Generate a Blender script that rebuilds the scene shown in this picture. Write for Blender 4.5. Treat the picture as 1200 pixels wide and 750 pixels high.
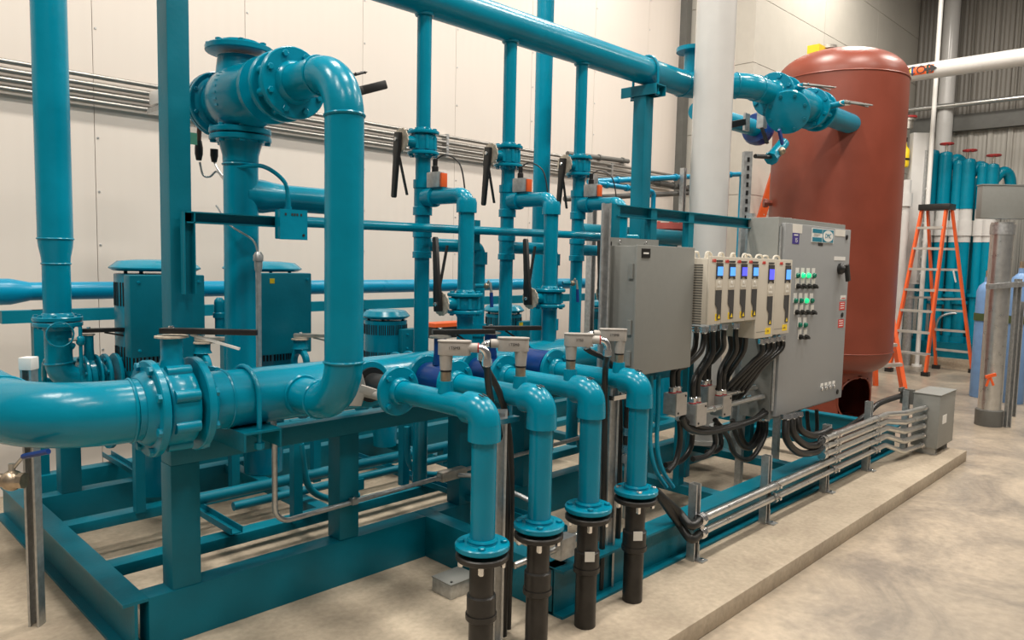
import bpy, bmesh, math, random
from mathutils import Vector, Matrix
random.seed(7)
for o in list(bpy.data.objects): bpy.data.objects.remove(o)
scn = bpy.context.scene; COL = scn.collection
# ---------------------------------------------------------------- camera
# X runs along the side wall to the right, Y towards the side wall, Z up, floor at 0
YAW, PITCH, ROLL, FPX = 0.775385909, 0.0828580782, 0.0212937078, 873.77
CAM = Vector((0, 0, 1.6))
FWD = Vector((math.cos(YAW)*math.cos(PITCH), math.sin(YAW)*math.cos(PITCH), -math.sin(PITCH)))
_r = Vector((math.sin(YAW), -math.cos(YAW), 0)); _u = _r.cross(FWD)
RT = _r*math.cos(ROLL) + _u*math.sin(ROLL); UP = -_r*math.sin(ROLL) + _u*math.cos(ROLL)
cd = bpy.data.cameras.new('camera'); cam = bpy.data.objects.new('camera', cd); COL.objects.link(cam)
cd.sensor_width = 36; cd.lens = FPX/1200*36; cd.clip_end = 200; cd.clip_start = .05
m = Matrix((RT, UP, -FWD)).transposed().to_4x4(); m.translation = CAM; cam.matrix_world = m
scn.camera = cam
def at(x, y, **k):
    """photo pixel (1200x750) -> world point on the plane X=, Y= or Z= (or at depth D)"""
    d = FWD + RT*((x-600)/FPX) - UP*((y-375)/FPX)
    a, c = list(k.items())[0]
    if a == 'D': return CAM + d*c
    i = 'XYZ'.index(a); return CAM + d*((c-CAM[i])/d[i])
# ---------------------------------------------------------------- light
w = bpy.data.worlds.new('world'); scn.world = w; w.use_nodes = True
bg = w.node_tree.nodes['Background']; bg.inputs[0].default_value = (1.0, .955, .90, 1); bg.inputs[1].default_value = .11
def area(x, y, z, sx, sy, p, col=(1, .93, .84)):
    l = bpy.data.lights.new('high_bay_light', 'AREA'); l.shape = 'RECTANGLE'; l.size = sx; l.size_y = sy; l.energy = p; l.color = col
    o = bpy.data.objects.new('high_bay_light', l); COL.objects.link(o); o.location = (x, y, z)
for x in (-1.5, 2.5, 6.5, 10.5):
    for y in (-1.6, 1.0, 3.6):
        area(x, y, 6.6, 1.3, .45, 105 if y < 0 else 150)
scn.view_settings.view_transform = 'Standard'; scn.view_settings.look = 'None'
scn.view_settings.exposure = 0.0; scn.view_settings.gamma = 1
# ---------------------------------------------------------------- materials
def mat(name, rgb, rough=.5, metal=0, var=.06, scale=9, bump=0, bscale=60, spec=.5, coat=0, rvar=.08, emit=None):
    m = bpy.data.materials.new(name); m.use_nodes = True; nt = m.node_tree; N = nt.nodes; L = nt.links
    b = N['Principled BSDF']; b.inputs['Metallic'].default_value = metal; b.inputs['Specular IOR Level'].default_value = spec
    b.inputs['Coat Weight'].default_value = coat; b.inputs['Coat Roughness'].default_value = .12
    tc = N.new('ShaderNodeTexCoord'); no = N.new('ShaderNodeTexNoise'); no.inputs['Scale'].default_value = scale; no.inputs['Detail'].default_value = 5
    L.new(tc.outputs['Object'], no.inputs['Vector'])
    r = N.new('ShaderNodeValToRGB'); e = r.color_ramp.elements
    e[0].position = .3; e[1].position = .7
    e[0].color = (*[c*(1-var) for c in rgb], 1); e[1].color = (*[min(1, c*(1+var)) for c in rgb], 1)
    L.new(no.outputs['Fac'], r.inputs['Fac']); L.new(r.outputs['Color'], b.inputs['Base Color'])
    mr = N.new('ShaderNodeMapRange'); mr.inputs['To Min'].default_value = max(.02, rough-rvar); mr.inputs['To Max'].default_value = min(1, rough+rvar)
    L.new(no.outputs['Fac'], mr.inputs['Value']); L.new(mr.outputs['Result'], b.inputs['Roughness'])
    if bump:
        n2 = N.new('ShaderNodeTexNoise'); n2.inputs['Scale'].default_value = bscale; n2.inputs['Detail'].default_value = 3
        L.new(tc.outputs['Object'], n2.inputs['Vector']); bp = N.new('ShaderNodeBump'); bp.inputs['Strength'].default_value = bump; bp.inputs['Distance'].default_value = .01
        L.new(n2.outputs['Fac'], bp.inputs['Height']); L.new(bp.outputs['Normal'], b.inputs['Normal'])
    if emit:
        b.inputs['Emission Color'].default_value = (*rgb, 1); b.inputs['Emission Strength'].default_value = emit
    return m
TEAL = mat('teal_paint', (0, .222, .335), .23, var=.08, scale=6, bump=.09, bscale=35, rvar=.05, spec=.32)
TEALF = mat('teal_steel_paint', (0, .155, .222), .40, var=.10, scale=5, bump=.08, bscale=50, spec=.28)
TEALB = mat('bright_blue_pipe_paint', (0, .25, .43), .3, var=.06, spec=.35)
GALV = mat('galvanised_steel', (.52, .53, .53), .42, .85, var=.16, scale=40)
EMT = mat('zinc_conduit', (.66, .66, .64), .30, .9, var=.08, scale=20)
GREY = mat('grey_enclosure_paint', (.235, .24, .225), .42, var=.03, scale=30, bump=.03, bscale=250)
PGREY = mat('panel_grey_paint', (.30, .31, .315), .40, var=.03, scale=30, bump=.03, bscale=250)
DGREY = mat('dark_grey_metal', (.12, .12, .11), .5, var=.1)
BLACK = mat('black_plastic', (.012, .012, .012), .4, var=.2)
CABLE = mat('black_flexible_conduit', (.018, .018, .017), .38, var=.25, scale=30)
BPIPE = mat('black_polymer_pipe', (.020, .018, .016), .40, var=.5, scale=14)
BEIGE = mat('off_white_drive_plastic', (.60, .555, .47), .42, var=.03)
CHAR = mat('charcoal_plastic', (.05, .05, .052), .45)
CONB = mat('grey_cast_fitting', (.40, .37, .335), .48, .1, var=.08, scale=30)
CHROME = mat('zinc_plated_fitting', (.80, .80, .80), .2, 1, var=.05)
STEEL = mat('plain_steel', (.50, .47, .42), .38, .8, var=.15, scale=30)
NOTCH = mat('weathered_notch_plate', (.52, .45, .36), .55, .2, var=.25, scale=60)
TANK = mat('red_primer_paint', (.215, .045, .024), .40, var=.10, scale=3.5, bump=.04, bscale=40, rvar=.1)
ORANGE = mat('orange_fibreglass', (.78, .115, .022), .4, var=.06)
ALU = mat('ribbed_aluminium', (.56, .54, .50), .4, .5, var=.08)
WHITE = mat('white_pvc', (.60, .59, .57), .2, var=.02, rvar=.04)
WPLAS = mat('white_plastic', (.80, .79, .76), .35, var=.02)
BLUE = mat('blue_cast_paint', (.004, .04, .19), .3, var=.15)
BLUEH = mat('blue_vinyl_grip', (.008, .04, .20), .35, var=.1)
BRASS = mat('nickel_brass', (.42, .34, .25), .35, .8, var=.2, scale=40)
CYLB = mat('blue_gas_cylinder_paint', (.16, .30, .55), .4, var=.08)
RED = mat('red_paint', (.40, .03, .03), .4)
YEL = mat('yellow_print', (.85, .60, .02), .45)
SALM = mat('salmon_red_paint', (.50, .11, .09), .45)
GRN = mat('green_lens', (.0, .16, .10), .2)
GLIT = mat('lit_green_lens', (.01, .75, .28), .3, emit=.75)
LCD = mat('blue_lit_screen', (.09, .33, 1.0), .3, emit=.95)
LCD2 = mat('deep_blue_lit_screen', (.09, .10, 1.0), .3, emit=.95)
INK = mat('black_ink', (.02, .02, .02), .6)
PAPER = mat('label_stock', (.72, .70, .64), .6)
PURP = mat('violet_blue_print', (.05, .035, .24), .5)
LTEAL = mat('teal_print', (.005, .20, .30), .4)
REDL = mat('red_label_print', (.62, .05, .04), .5)
MINT = mat('mint_label', (.35, .85, .55), .6)
DKHOLE = mat('dark_opening', (.004, .004, .004), .9)
AGED = mat('aged_conduit', (.30, .29, .27), .38, .8, var=.1)
COPPER = mat('brown_tube', (.10, .035, .02), .45)
# concrete
def concrete(name, c0, c1, rough, sc=1.0):
    m = bpy.data.materials.new(name); m.use_nodes = True; N = m.node_tree.nodes; L = m.node_tree.links; b = N['Principled BSDF']
    tc = N.new('ShaderNodeTexCoord')
    n1 = N.new('ShaderNodeTexNoise'); n1.inputs['Scale'].default_value = 1.3*sc; n1.inputs['Detail'].default_value = 8; n1.inputs['Roughness'].default_value = .68; n1.inputs['Distortion'].default_value = .8
    n2 = N.new('ShaderNodeTexNoise'); n2.inputs['Scale'].default_value = 24*sc; n2.inputs['Detail'].default_value = 6
    for n in (n1, n2): L.new(tc.outputs['Object'], n.inputs['Vector'])
    r = N.new('ShaderNodeValToRGB'); r.color_ramp.elements[0].position = .36; r.color_ramp.elements[1].position = .66
    r.color_ramp.elements[0].color = (*c0, 1); r.color_ramp.elements[1].color = (*c1, 1)
    L.new(n1.outputs['Fac'], r.inputs['Fac'])
    mx = N.new('ShaderNodeMix'); mx.data_type = 'RGBA'; mx.blend_type = 'OVERLAY'; mx.inputs[0].default_value = .35
    L.new(r.outputs['Color'], mx.inputs[6]); L.new(n2.outputs['Color'], mx.inputs[7]); 
    bw = N.new('ShaderNodeRGBToBW'); L.new(n2.outputs['Color'], bw.inputs[0]); L.new(bw.outputs[0], mx.inputs[7])
    L.new(mx.outputs[2], b.inputs['Base Color'])
    b.inputs['Roughness'].default_value = rough
    bp = N.new('ShaderNodeBump'); bp.inputs['Strength'].default_value = .12; bp.inputs['Distance'].default_value = .01
    L.new(n2.outputs['Fac'], bp.inputs['Height']); L.new(bp.outputs['Normal'], b.inputs['Normal'])
    return m
FLOORM = concrete('polished_floor_concrete', (.22, .19, .155), (.47, .39, .295), .35)
PADM = concrete('pad_concrete', (.38, .31, .23), (.50, .42, .315), .75, 1.6)
def ribbed(name, rgb, axis, freq, depth, rough=.45):
    m = bpy.data.materials.new(name); m.use_nodes = True; N = m.node_tree.nodes; L = m.node_tree.links; b = N['Principled BSDF']
    tc = N.new('ShaderNodeTexCoord'); wv = N.new('ShaderNodeTexWave'); wv.bands_direction = axis; wv.inputs['Scale'].default_value = freq; wv.wave_profile = 'SIN'
    L.new(tc.outputs['Object'], wv.inputs['Vector'])
    bp = N.new('ShaderNodeBump'); bp.inputs['Strength'].default_value = depth; bp.inputs['Distance'].default_value = .02
    L.new(wv.outputs['Fac'], bp.inputs['Height']); L.new(bp.outputs['Normal'], b.inputs['Normal'])
    no = N.new('ShaderNodeTexNoise'); no.inputs['Scale'].default_value = 1.2; L.new(tc.outputs['Object'], no.inputs['Vector'])
    r = N.new('ShaderNodeValToRGB'); r.color_ramp.elements[0].color = (*[c*.95 for c in rgb], 1); r.color_ramp.elements[1].color = (*[c*1.04 for c in rgb], 1)
    L.new(no.outputs['Fac'], r.inputs['Fac']); L.new(r.outputs['Color'], b.inputs['Base Color']); b.inputs['Roughness'].default_value = rough
    return m
WALLM = ribbed('cream_insulated_panel', (.68, .62, .56), 'X', 3.2, .05)
WALL2 = mat('pale_grey_panel', (.50, .475, .42), .35, var=.03)
WALLF = ribbed('grey_profiled_cladding', (.42, .40, .36), 'Y', 4.5, .5)
WALLD = ribbed('dark_profiled_cladding', (.21, .195, .17), 'Y', 4.5, .5)
# ---------------------------------------------------------------- geometry helpers
def V(*a): return Vector(a[0]) if len(a) == 1 else Vector(a)
def frame(ax):
    w = V(ax).normalized(); t = Vector((0, 0, 1)) if abs(w.z) < .9 else Vector((1, 0, 0))
    u = t.cross(w).normalized(); return u, w.cross(u), w
LOC = {}
class G:
    def __init__(s): s.v = []; s.f = []
    def add(s, vs, fs):
        n = len(s.v); s.v += [V(p) for p in vs]; s.f += [[i+n for i in f] for f in fs]; return s
    def box(s, lo, hi):
        a, b = V(lo), V(hi); lo = [min(a[i], b[i]) for i in range(3)]; hi = [max(a[i], b[i]) for i in range(3)]
        vs = [(x, y, z) for z in (lo[2], hi[2]) for y in (lo[1], hi[1]) for x in (lo[0], hi[0])]
        return s.add(vs, [(0, 2, 3, 1), (4, 5, 7, 6), (0, 1, 5, 4), (2, 6, 7, 3), (0, 4, 6, 2), (1, 3, 7, 5)])
    def bar(s, p0, p1, u, su, sv):
        """rectangular bar from p0 to p1, width su along u, sv across"""
        p0, p1 = V(p0), V(p1); w = (p1-p0).normalized(); u = V(u); u = (u-w*u.dot(w)).normalized(); v = w.cross(u)
        vs = [p+u*(a*su/2)+v*(b*sv/2) for p in (p0, p1) for b in (-1, 1) for a in (-1, 1)]
        return s.add(vs, [(0, 2, 3, 1), (4, 5, 7, 6), (0, 1, 5, 4), (2, 6, 7, 3), (0, 4, 6, 2), (1, 3, 7, 5)])
    def lathe(s, p, ax, prof, n=20, ph=0, closed=False):
        p = V(p); u, v, w = frame(ax); vs = []; fs = []; k = len(prof)
        for t, r in prof:
            for i in range(n):
                a = ph+2*math.pi*i/n; vs.append(p+w*t+(u*math.cos(a)+v*math.sin(a))*r)
        for j in range(k-1 if not closed else k):
            j2 = (j+1) % k
            for i in range(n): fs.append((j*n+i, j*n+(i+1) % n, j2*n+(i+1) % n, j2*n+i))
        if not closed:
            fs.append(list(range(n-1, -1, -1))); fs.append(list(range((k-1)*n, k*n)))
        return s.add(vs, fs)
    def cyl(s, p0, p1, r, r1=None, n=18):
        p0, p1 = V(p0), V(p1); d = p1-p0
        return s.lathe(p0, d, [(0, r), (d.length, r if r1 is None else r1)], n)
    def ring(s, p, ax, ro, ri, t, n=28):
        return s.lathe(p, ax, [(-t/2, ri), (-t/2, ro), (t/2, ro), (t/2, ri)], n, closed=True)
    def torus(s, p, ax, R, r, n=24, k=8, a0=0, a1=2*math.pi):
        p = V(p); u, v, w = frame(ax); full = abs(a1-a0-2*math.pi) < 1e-6; vs = []; fs = []; N_ = n if full else n+1
        for i in range(N_):
            a = a0+(a1-a0)*i/n; d = u*math.cos(a)+v*math.sin(a)
            for j in range(k):
                b = 2*math.pi*j/k; vs.append(p+d*(R+r*math.cos(b))+w*(r*math.sin(b)))
        for i in range(n):
            i2 = (i+1) % N_
            for j in range(k): fs.append((i*k+j, i2*k+j, i2*k+(j+1) % k, i*k+(j+1) % k))
        return s.add(vs, fs)
    def tube(s, pts, r, n=10):
        pts = [V(p) for p in pts]; k = len(pts); t0 = (pts[1]-pts[0]).normalized(); u, v, w = frame(t0); vs = []; fs = []; rs = r if isinstance(r, (list, tuple)) else [r]*k
        for i, p in enumerate(pts):
            t = (pts[min(i+1, k-1)]-pts[max(i-1, 0)]).normalized(); u = (u-t*u.dot(t)).normalized(); v = t.cross(u)
            for j in range(n):
                a = 2*math.pi*j/n; vs.append(p+(u*math.cos(a)+v*math.sin(a))*rs[i])
        for i in range(k-1):
            for j in range(n): fs.append((i*n+j, i*n+(j+1) % n, (i+1)*n+(j+1) % n, (i+1)*n+j))
        fs.append(list(range(n-1, -1, -1))); fs.append(list(range((k-1)*n, k*n)))
        return s.add(vs, fs)
    def prism(s, poly, o, u, v, w, d):
        """2-D outline poly in (u, v) at o, extruded along w by d"""
        o, u, v, w = V(o), V(u), V(v), V(w); n = len(poly)
        vs = [o+u*a+v*b for a, b in poly]+[o+u*a+v*b+w*d for a, b in poly]
        return s.add(vs, [list(range(n-1, -1, -1)), list(range(n, 2*n))]+[(i, (i+1) % n, n+(i+1) % n, n+i) for i in range(n)])
    def sphere(s, c, r, n=14, sz=1):
        k = 8; return s.lathe(V(c), (0, 0, 1), [(-r*sz*math.cos(math.pi*j/k), max(1e-4, r*math.sin(math.pi*j/k))) for j in range(k+1)], n)
    def make(s, name, material, parent=None, bev=0, kind=None, smooth=True):
        base = None
        if parent is None:
            xs = [p.x for p in s.v]; ys = [p.y for p in s.v]; base = Vector(((min(xs)+max(xs))/2, (min(ys)+max(ys))/2, min(p.z for p in s.v)))
        else: base = LOC[parent.name]
        me = bpy.data.meshes.new(name); me.from_pydata([tuple(p-base) for p in s.v], [], s.f)
        bm = bmesh.new(); bm.from_mesh(me)
        bmesh.ops.recalc_face_normals(bm, faces=bm.faces)
        if bev:
            es = [e for e in bm.edges if len(e.link_faces) == 2 and e.calc_face_angle(0) > .9]
            bmesh.ops.bevel(bm, geom=es, offset=bev, segments=2, profile=.6, affect='EDGES')
        bm.to_mesh(me); bm.free()
        if smooth:
            me.polygons.foreach_set('use_smooth', [True]*len(me.polygons)); me.set_sharp_from_angle(angle=math.radians(38))
        me.materials.append(material)
        o = bpy.data.objects.new(name, me); COL.objects.link(o)
        if parent is None: o.location = base
        else: o.parent = parent
        LOC[o.name] = base
        if kind: o['kind'] = kind
        return o
def tag(o, label, cat, group=None):
    o['label'] = label; o['category'] = cat
    if group: o['group'] = group
    return o
def thing(name, label, cat, loc, group=None):
    o = bpy.data.objects.new(name, None); COL.objects.link(o); o.location = V(loc); o.empty_display_size = .1
    LOC[o.name] = V(loc); return tag(o, label, cat, group)
def struct(o): o['kind'] = 'structure'; return o
_bm = {}
def bolt(parent, p, ax, s=.012, h=None, material=None):
    """hexagon head standing on p along ax; alike bolts share mesh data"""
    material = material or TEAL; h = h or s*.8; w = V(ax).normalized()
    key = (round(s, 4), round(h, 4), material.name, tuple(round(c, 3) for c in w))
    if key not in _bm:
        g = G().lathe((0, 0, 0), w, [(0, s), (h*.85, s), (h, s*.8)], 6)
        me = bpy.data.meshes.new('bolt'); me.from_pydata([tuple(q) for q in g.v], [], g.f); me.materials.append(material); _bm[key] = me
    o = bpy.data.objects.new('bolt', _bm[key]); COL.objects.link(o); o.parent = parent; o.location = V(p)-LOC[parent.name]; LOC[o.name] = V(p)
    return o
def fillet(pts, R, seg=10):
    """list of ('s', p, q) straights and ('e', [points]) bends"""
    pts = [V(p) for p in pts]; out = []; cur = pts[0]
    for i in range(1, len(pts)-1):
        a, b, c = pts[i-1], pts[i], pts[i+1]; d0 = (b-a).normalized(); d1 = (c-b).normalized(); th = d0.angle(d1)
        if th < .02: continue
        t = R*math.tan(th/2); s = b-d0*t; e = b+d1*t; n = (d1-d0*d0.dot(d1)).normalized(); cen = s+n*R
        arc = [cen+(-n*math.cos(th*k/seg)+d0*math.sin(th*k/seg))*R for k in range(seg+1)]
        if (s-cur).length > 1e-3: out.append(('s', cur, s))
        out.append(('e', arc)); cur = e
    out.append(('s', cur, pts[-1])); return out
def run(th, pts, r, R=None, n=24, material=None, weld=True, names=('straight_pipe', 'elbow')):
    material = material or TEAL; segs = fillet(pts, R or r*3) if len(pts) > 2 else [('s', V(pts[0]), V(pts[1]))]; prev = None
    for sg in segs:
        if sg[0] == 's':
            G().cyl(sg[1], sg[2], r, n=n).make(names[0], material, th)
            if weld and prev is not None: G().torus(sg[1], sg[2]-sg[1], r, .006, n, 6).make('weld_bead', material, th)
        else:
            G().tube(sg[1], r, n).make(names[1], material, th)
            if weld and prev is not None: G().torus(sg[1][0], sg[1][1]-sg[1][0], r, .006, n, 6).make('weld_bead', material, th)
        prev = sg
def flange(th, c, ax, R, t, rn, nb=8, bs=.012, side=1, hub=.03, material=None, ph=None, bc=None, bmat=None, bolts=True, bh=None):
    """slip-on flange: disc centred on c, hub and bolt heads on the +ax*side face"""
    material = material or TEAL; w = V(ax).normalized()*side; c = V(c)
    pf = [(-t/2, rn), (-t/2, R-.004), (-t/2+.004, R), (t/2-.004, R), (t/2, R-.004), (t/2, rn*1.22), (t/2+hub*.6, rn*1.14), (t/2+hub, rn*1.03)]
    fl = G().lathe(c, w, pf, 32).make('flange', material, th)
    if bolts:
        u, v, _ = frame(w); ph = math.pi/nb if ph is None else ph; bc = bc or (R+rn*1.25)/2
        for i in range(nb):
            a = ph+2*math.pi*i/nb; bolt(fl, c+w*(t/2)+(u*math.cos(a)+v*math.sin(a))*bc, w, bs, bh, material=bmat or material)
    return fl
def spline(pts, k=6):
    pts = [V(p) for p in pts]; P = [pts[0]*2-pts[1]]+pts+[pts[-1]*2-pts[-2]]; out = []
    for i in range(1, len(P)-2):
        a, b, c, d = P[i-1:i+3]
        for j in range(k):
            t = j/k; out.append(.5*((2*b)+(c-a)*t+(2*a-5*b+4*c-d)*t*t+(-a+3*b-3*c+d)*t**3))
    out.append(pts[-1]); return out
def strut(g, p0, p1, u, v, s=.041, t=.004):
    """galvanised C strut from p0 to p1; open towards +v"""
    p0, p1, u, v = V(p0), V(p1), V(u), V(v); w = p1-p0; h = s/2; l = .009
    poly = [(-h, -h), (h, -h), (h, h), (h-l, h), (h-l, h-t), (h-t, h-t), (h-t, -h+t), (-h+t, -h+t), (-h+t, h-t), (-h+l, h-t), (-h+l, h), (-h, h)]
    # split into three boxes + lips so that faces stay convex
    def bx(a0, a1, b0, b1): g.prism([(a0, b0), (a1, b0), (a1, b1), (a0, b1)], p0, u, v, w.normalized(), w.length)
    bx(-h, h, -h, -h+t); bx(-h, -h+t, -h+t, h); bx(h-t, h, -h+t, h); bx(-h+t, -h+l, h-t, h); bx(h-l, h-t, h-t, h); return g
def channel(g, p0, p1, u, v, b, d, t=.006):
    """U channel, web on the -v side, legs towards +v"""
    p0, p1, u, v = V(p0), V(p1), V(u), V(v); w = p1-p0
    for a0, a1, b0, b1 in ((-b/2, b/2, 0, t), (-b/2, -b/2+t, t, d), (b/2-t, b/2, t, d)):
        g.prism([(a0, b0), (a1, b0), (a1, b1), (a0, b1)], p0, u, v, w.normalized(), w.length)
    return g
def text(body, size, origin, u, v, material, name, parent, depth=.0006, align='CENTER'):
    cu = bpy.data.curves.new('txt', 'FONT'); cu.body = body; cu.size = size; cu.align_x = align; cu.align_y = 'CENTER'; cu.extrude = depth; cu.resolution_u = 2
    ob = bpy.data.objects.new('txt', cu); COL.objects.link(ob); dg = bpy.context.evaluated_depsgraph_get(); me = bpy.data.meshes.new_from_object(ob.evaluated_get(dg))
    bpy.data.objects.remove(ob); u = V(u).normalized(); v = V(v).normalized(); w = u.cross(v); M = Matrix((u, v, w)).transposed().to_4x4(); me.transform(M)
    me.materials.clear(); me.materials.append(material); me.name = name
    o = bpy.data.objects.new(name, me); COL.objects.link(o); o.parent = parent; o.location = V(origin)-LOC[parent.name]; LOC[o.name] = V(origin); return o
X_, Y_, Z_ = Vector((1, 0, 0)), Vector((0, 1, 0)), Vector((0, 0, 1))
# ================================================================ setting
YW, XJ, YJ, XF, HT = 5.6, 8.94, 4.615, 15.2, 7.4
struct(G().box((-6, -6, -.1), (26, 9, 0)).make('floor', FLOORM))
g = G().box((-.4, 1.545, 0), (7.0, 5.3, .09)); struct(g.make('concrete_pad', PADM, bev=.008))['label'] = 'raised concrete pad under the pump skid'
wl = struct(G().box((-4, YW+.02, 0), (XJ, YW+.14, HT)).make('wall_left', WALLM))
wl['label'] = 'cream panelled side wall'
pw = 1.068; x0 = at(110, 120, Y=YW).x-4*pw
for i in range(11):
    a = x0+i*pw; b = min(a+pw, XJ)
    if b-a < .2: continue
    o = G().box((a+.002, YW, 0), (b-.002, YW+.02, HT)).make('wall_panel', WALLM, wl)
    g = G()
    for k in range(15): g.lathe((a+.02, YW, .55+k*.36), (0, -1, 0), [(0, .009), (.005, .006)], 6)
    g.make('screw_row', GALV, o, kind='stuff')
struct(G().box((XJ, YJ, 0), (XJ+.1, YW+.14, HT)).make('wall_return', WALL2))
wr = bpy.data.objects['wall_return']
for k in range(9):
    G().box((XJ-.012, YJ-.012, .02+k*.82), (XJ, YW, .02+k*.82+.812)).make('wall_panel', WALL2, wr)
ws = struct(G().box((XJ+.1, YJ, 0), (XF, YJ+.1, HT)).make('wall_side', WALL2))
for k in range(9):
    for j in range(3): G().box((XJ+j*2.09, YJ-.012, .02+k*.82), (XJ+j*2.09+2.083, YJ, .02+k*.82+.812)).make('wall_panel', WALL2, ws)
zb = at(1130, 145, X=XF).z
wf = struct(G().box((XF, -6, 0), (XF+.1, YJ+.1, zb)).make('wall_back', WALLF))
def ribs(z0, z1, material):
    for k in range(34):
        y = YJ-.12-k*.30
        G().prism([(0, 0), (.11, 0), (.09, .03), (.02, .03)], (XF, y, z0), (0, 1, 0), (-1, 0, 0), (0, 0, 1), z1-z0).make('cladding_rib', material, wf)
ribs(0, zb-.14, WALLF)
u2 = G().box((XF, -6, zb), (XF+.1, YJ+.1, HT)).make('upper_cladding', WALLD, wf); ribs(zb+.14, HT, WALLD)
G().box((XF-.16, -6, zb-.14), (XF, YJ, zb+.14)).make('girt', DGREY, wf)
# dark corner post
p = at(800, 150, Y=YW)
struct(G().box((XJ-.16, YW-.1, 0), (XJ-.04, YW, HT)).make('trim_1', DGREY))
# ================================================================ wall conduits
for i, y in enumerate((91, 101, 111, 121)):
    z = at(100, y, Y=YW-.05).z-.0+.018
    t = thing('wall_conduit', ['topmost', 'second', 'third', 'lowest'][i]+' of four steel conduits running along the cream wall', 'conduit', (-3, YW-.05, z), 'steel conduits along the cream wall')
    G().cyl((-3, YW-.05, z), (XJ-.3, YW-.05, z), .0165, n=10).make('tube', AGED, t)
    for k in range(4):
        G().box((-.5+k*2.6, YW-.07, z-.024), (-.47+k*2.6, YW, z+.024)).make('strap', GALV, t)
# ================================================================ skid frame
ZB, ZT = .09, .298
sk = thing('skid_frame', 'teal welded steel skid frame carrying pumps, pipes and panels', 'skid frame', (.9, 2.85, ZB))
def beam(lo, hi, name='beam', bev=.004): return G().box(lo, hi).make(name, TEALF, sk, bev=bev)
def ibeam(p0, p1, u, wdt=.1, z0=ZB, z1=ZT, t=.012):
    g = G(); p0, p1 = V(p0), V(p1); u = V(u); w = p1-p0; L = w.length; w.normalize()
    for a0, a1, b0, b1 in ((-wdt/2, wdt/2, z0, z0+t), (-wdt/2, wdt/2, z1-t, z1), (-t/2, t/2, z0+t, z1-t)):
        g.prism([(a0, b0), (a1, b0), (a1, b1), (a0, b1)], (p0.x, p0.y, 0), u, Z_, w, L)
    return g.make('beam', TEALF, sk)
XS = 2.32; XE = 6.62
beam((.99, 2.85, ZB), (XS, 2.95, ZT))                       # front left
beam((XS, 1.99, ZB), (XS+.09, 2.95, ZT))                    # step
ibeam((XS, 1.995, 0), (XE, 1.995, 0), Y_, .11)              # front right
ibeam((.945, 2.85, 0), (.945, 4.92, 0), -X_, .09)           # left end
ibeam((XE-.05, 2.05, 0), (XE-.05, 4.92, 0), -X_, .1)
beam((.99, 3.24, ZT-.05), (XE-.1, 3.33, ZT)); beam((.99, 3.87, ZT-.05), (XE-.1, 3.96, ZT))
beam((.99, 4.40, ZB), (XE-.1, 4.49, ZT)); beam((.99, 4.83, ZB), (XE-.1, 4.92, ZT))
beam((XS+.09, 2.86, ZB), (XE-.1, 2.95, ZT))
for x in (3.93, 4.89, 5.8): channel(G(), (x, 2.05, ZT-.05), (x, 2.86, ZT-.05), X_, -Z_, .09, .05).make('cross_member', TEALF, sk)
for x in (1.99, 3.10, 4.2, 5.3): beam((x, 3.33, ZT-.06), (x+.07, 4.40, ZT-.002), 'cross_member')
# sloping strut channel lying across the beams
channel(G(), (1.50, 4.98, ZT+.02), (1.50, 3.2, ZT+.02), X_, Z_, .055, .03, .004).make('cable_channel', TEALF, sk)
channel(G(), (2.62, 3.95, ZT+.02), (2.62, 2.2, ZT+.02), X_, Z_, .06, .03, .004).make('cable_channel', TEALF, sk)
# columns carrying the header rail
for x in (1.080, 1.822, 2.545, 3.03, 4.0):
    beam((x, 2.855, ZT if x > 1.2 else ZB), (x+(.112 if x < 1.2 else .103), 2.955, .785), 'column', .006)
beam((1.08, 2.85, .785), (4.9, 2.95, .866), 'header_rail', .005)
beam((1.10, 4.40, ZT), (1.20, 4.49, 1.0), 'column', .006); beam((1.07, 4.37, 1.0), (1.23, 4.52, 1.012), 'cap_plate')
beam((1.148, 3.0, ZT), (1.234, 3.1, 3.6), 'tall_column', .006)
beam((4.34, 3.02, ZT), (4.44, 3.12, 2.73), 'tall_column', .006)
for px, py, ztop in ((160, 602, .98), (272, 577, .78), (345, 614, .80), (368, 566, .80), (472, 570, .80)):
    p = at(px, py, Z=ZT); s = .045
    g = G(); g.box((p.x, p.y, ZT), (p.x+s, p.y+.005, ztop)); g.box((p.x, p.y+.005, ZT), (p.x+.005, p.y+s, ztop)); g.make('angle_post', TEALF, sk)
beam((3.90, 2.33, ZT), (3.95, 2.37, 1.0), 'angle_post')
# grout / shim line
# U-bolt saddle under the header
g = channel(G(), (1.31, 2.57, .938), (1.31, 2.95, .938), X_, -Z_, .15, .07, .008); g.make('header_saddle', TEALF, sk)
g = channel(G(), (3.45, 2.57, .938), (3.45, 2.95, .938), X_, -Z_, .15, .07, .008); g.make('header_saddle', TEALF, sk)
g = channel(G(), (4.39, 2.93, 2.80), (4.39, 3.22, 2.80), X_, -Z_, .12, .07, .008); g.make('header_saddle', TEALF, sk)
# panel frame of teal channels behind the enclosures
fr = [at(x, 245, Y=2.27).x for x in (723, 767, 811)]+[4.62, 5.35]
for x in fr: channel(G(), (x, 2.27, ZT), (x, 2.27, 1.88), X_, Y_, .055, .04, .006).make('panel_post', TEALF, sk)
channel(G(), (fr[0], 2.30, 1.85), (5.35, 2.30, 1.85), Z_, -Y_, .06, .035, .005).make('panel_rail', TEALF, sk)
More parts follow.
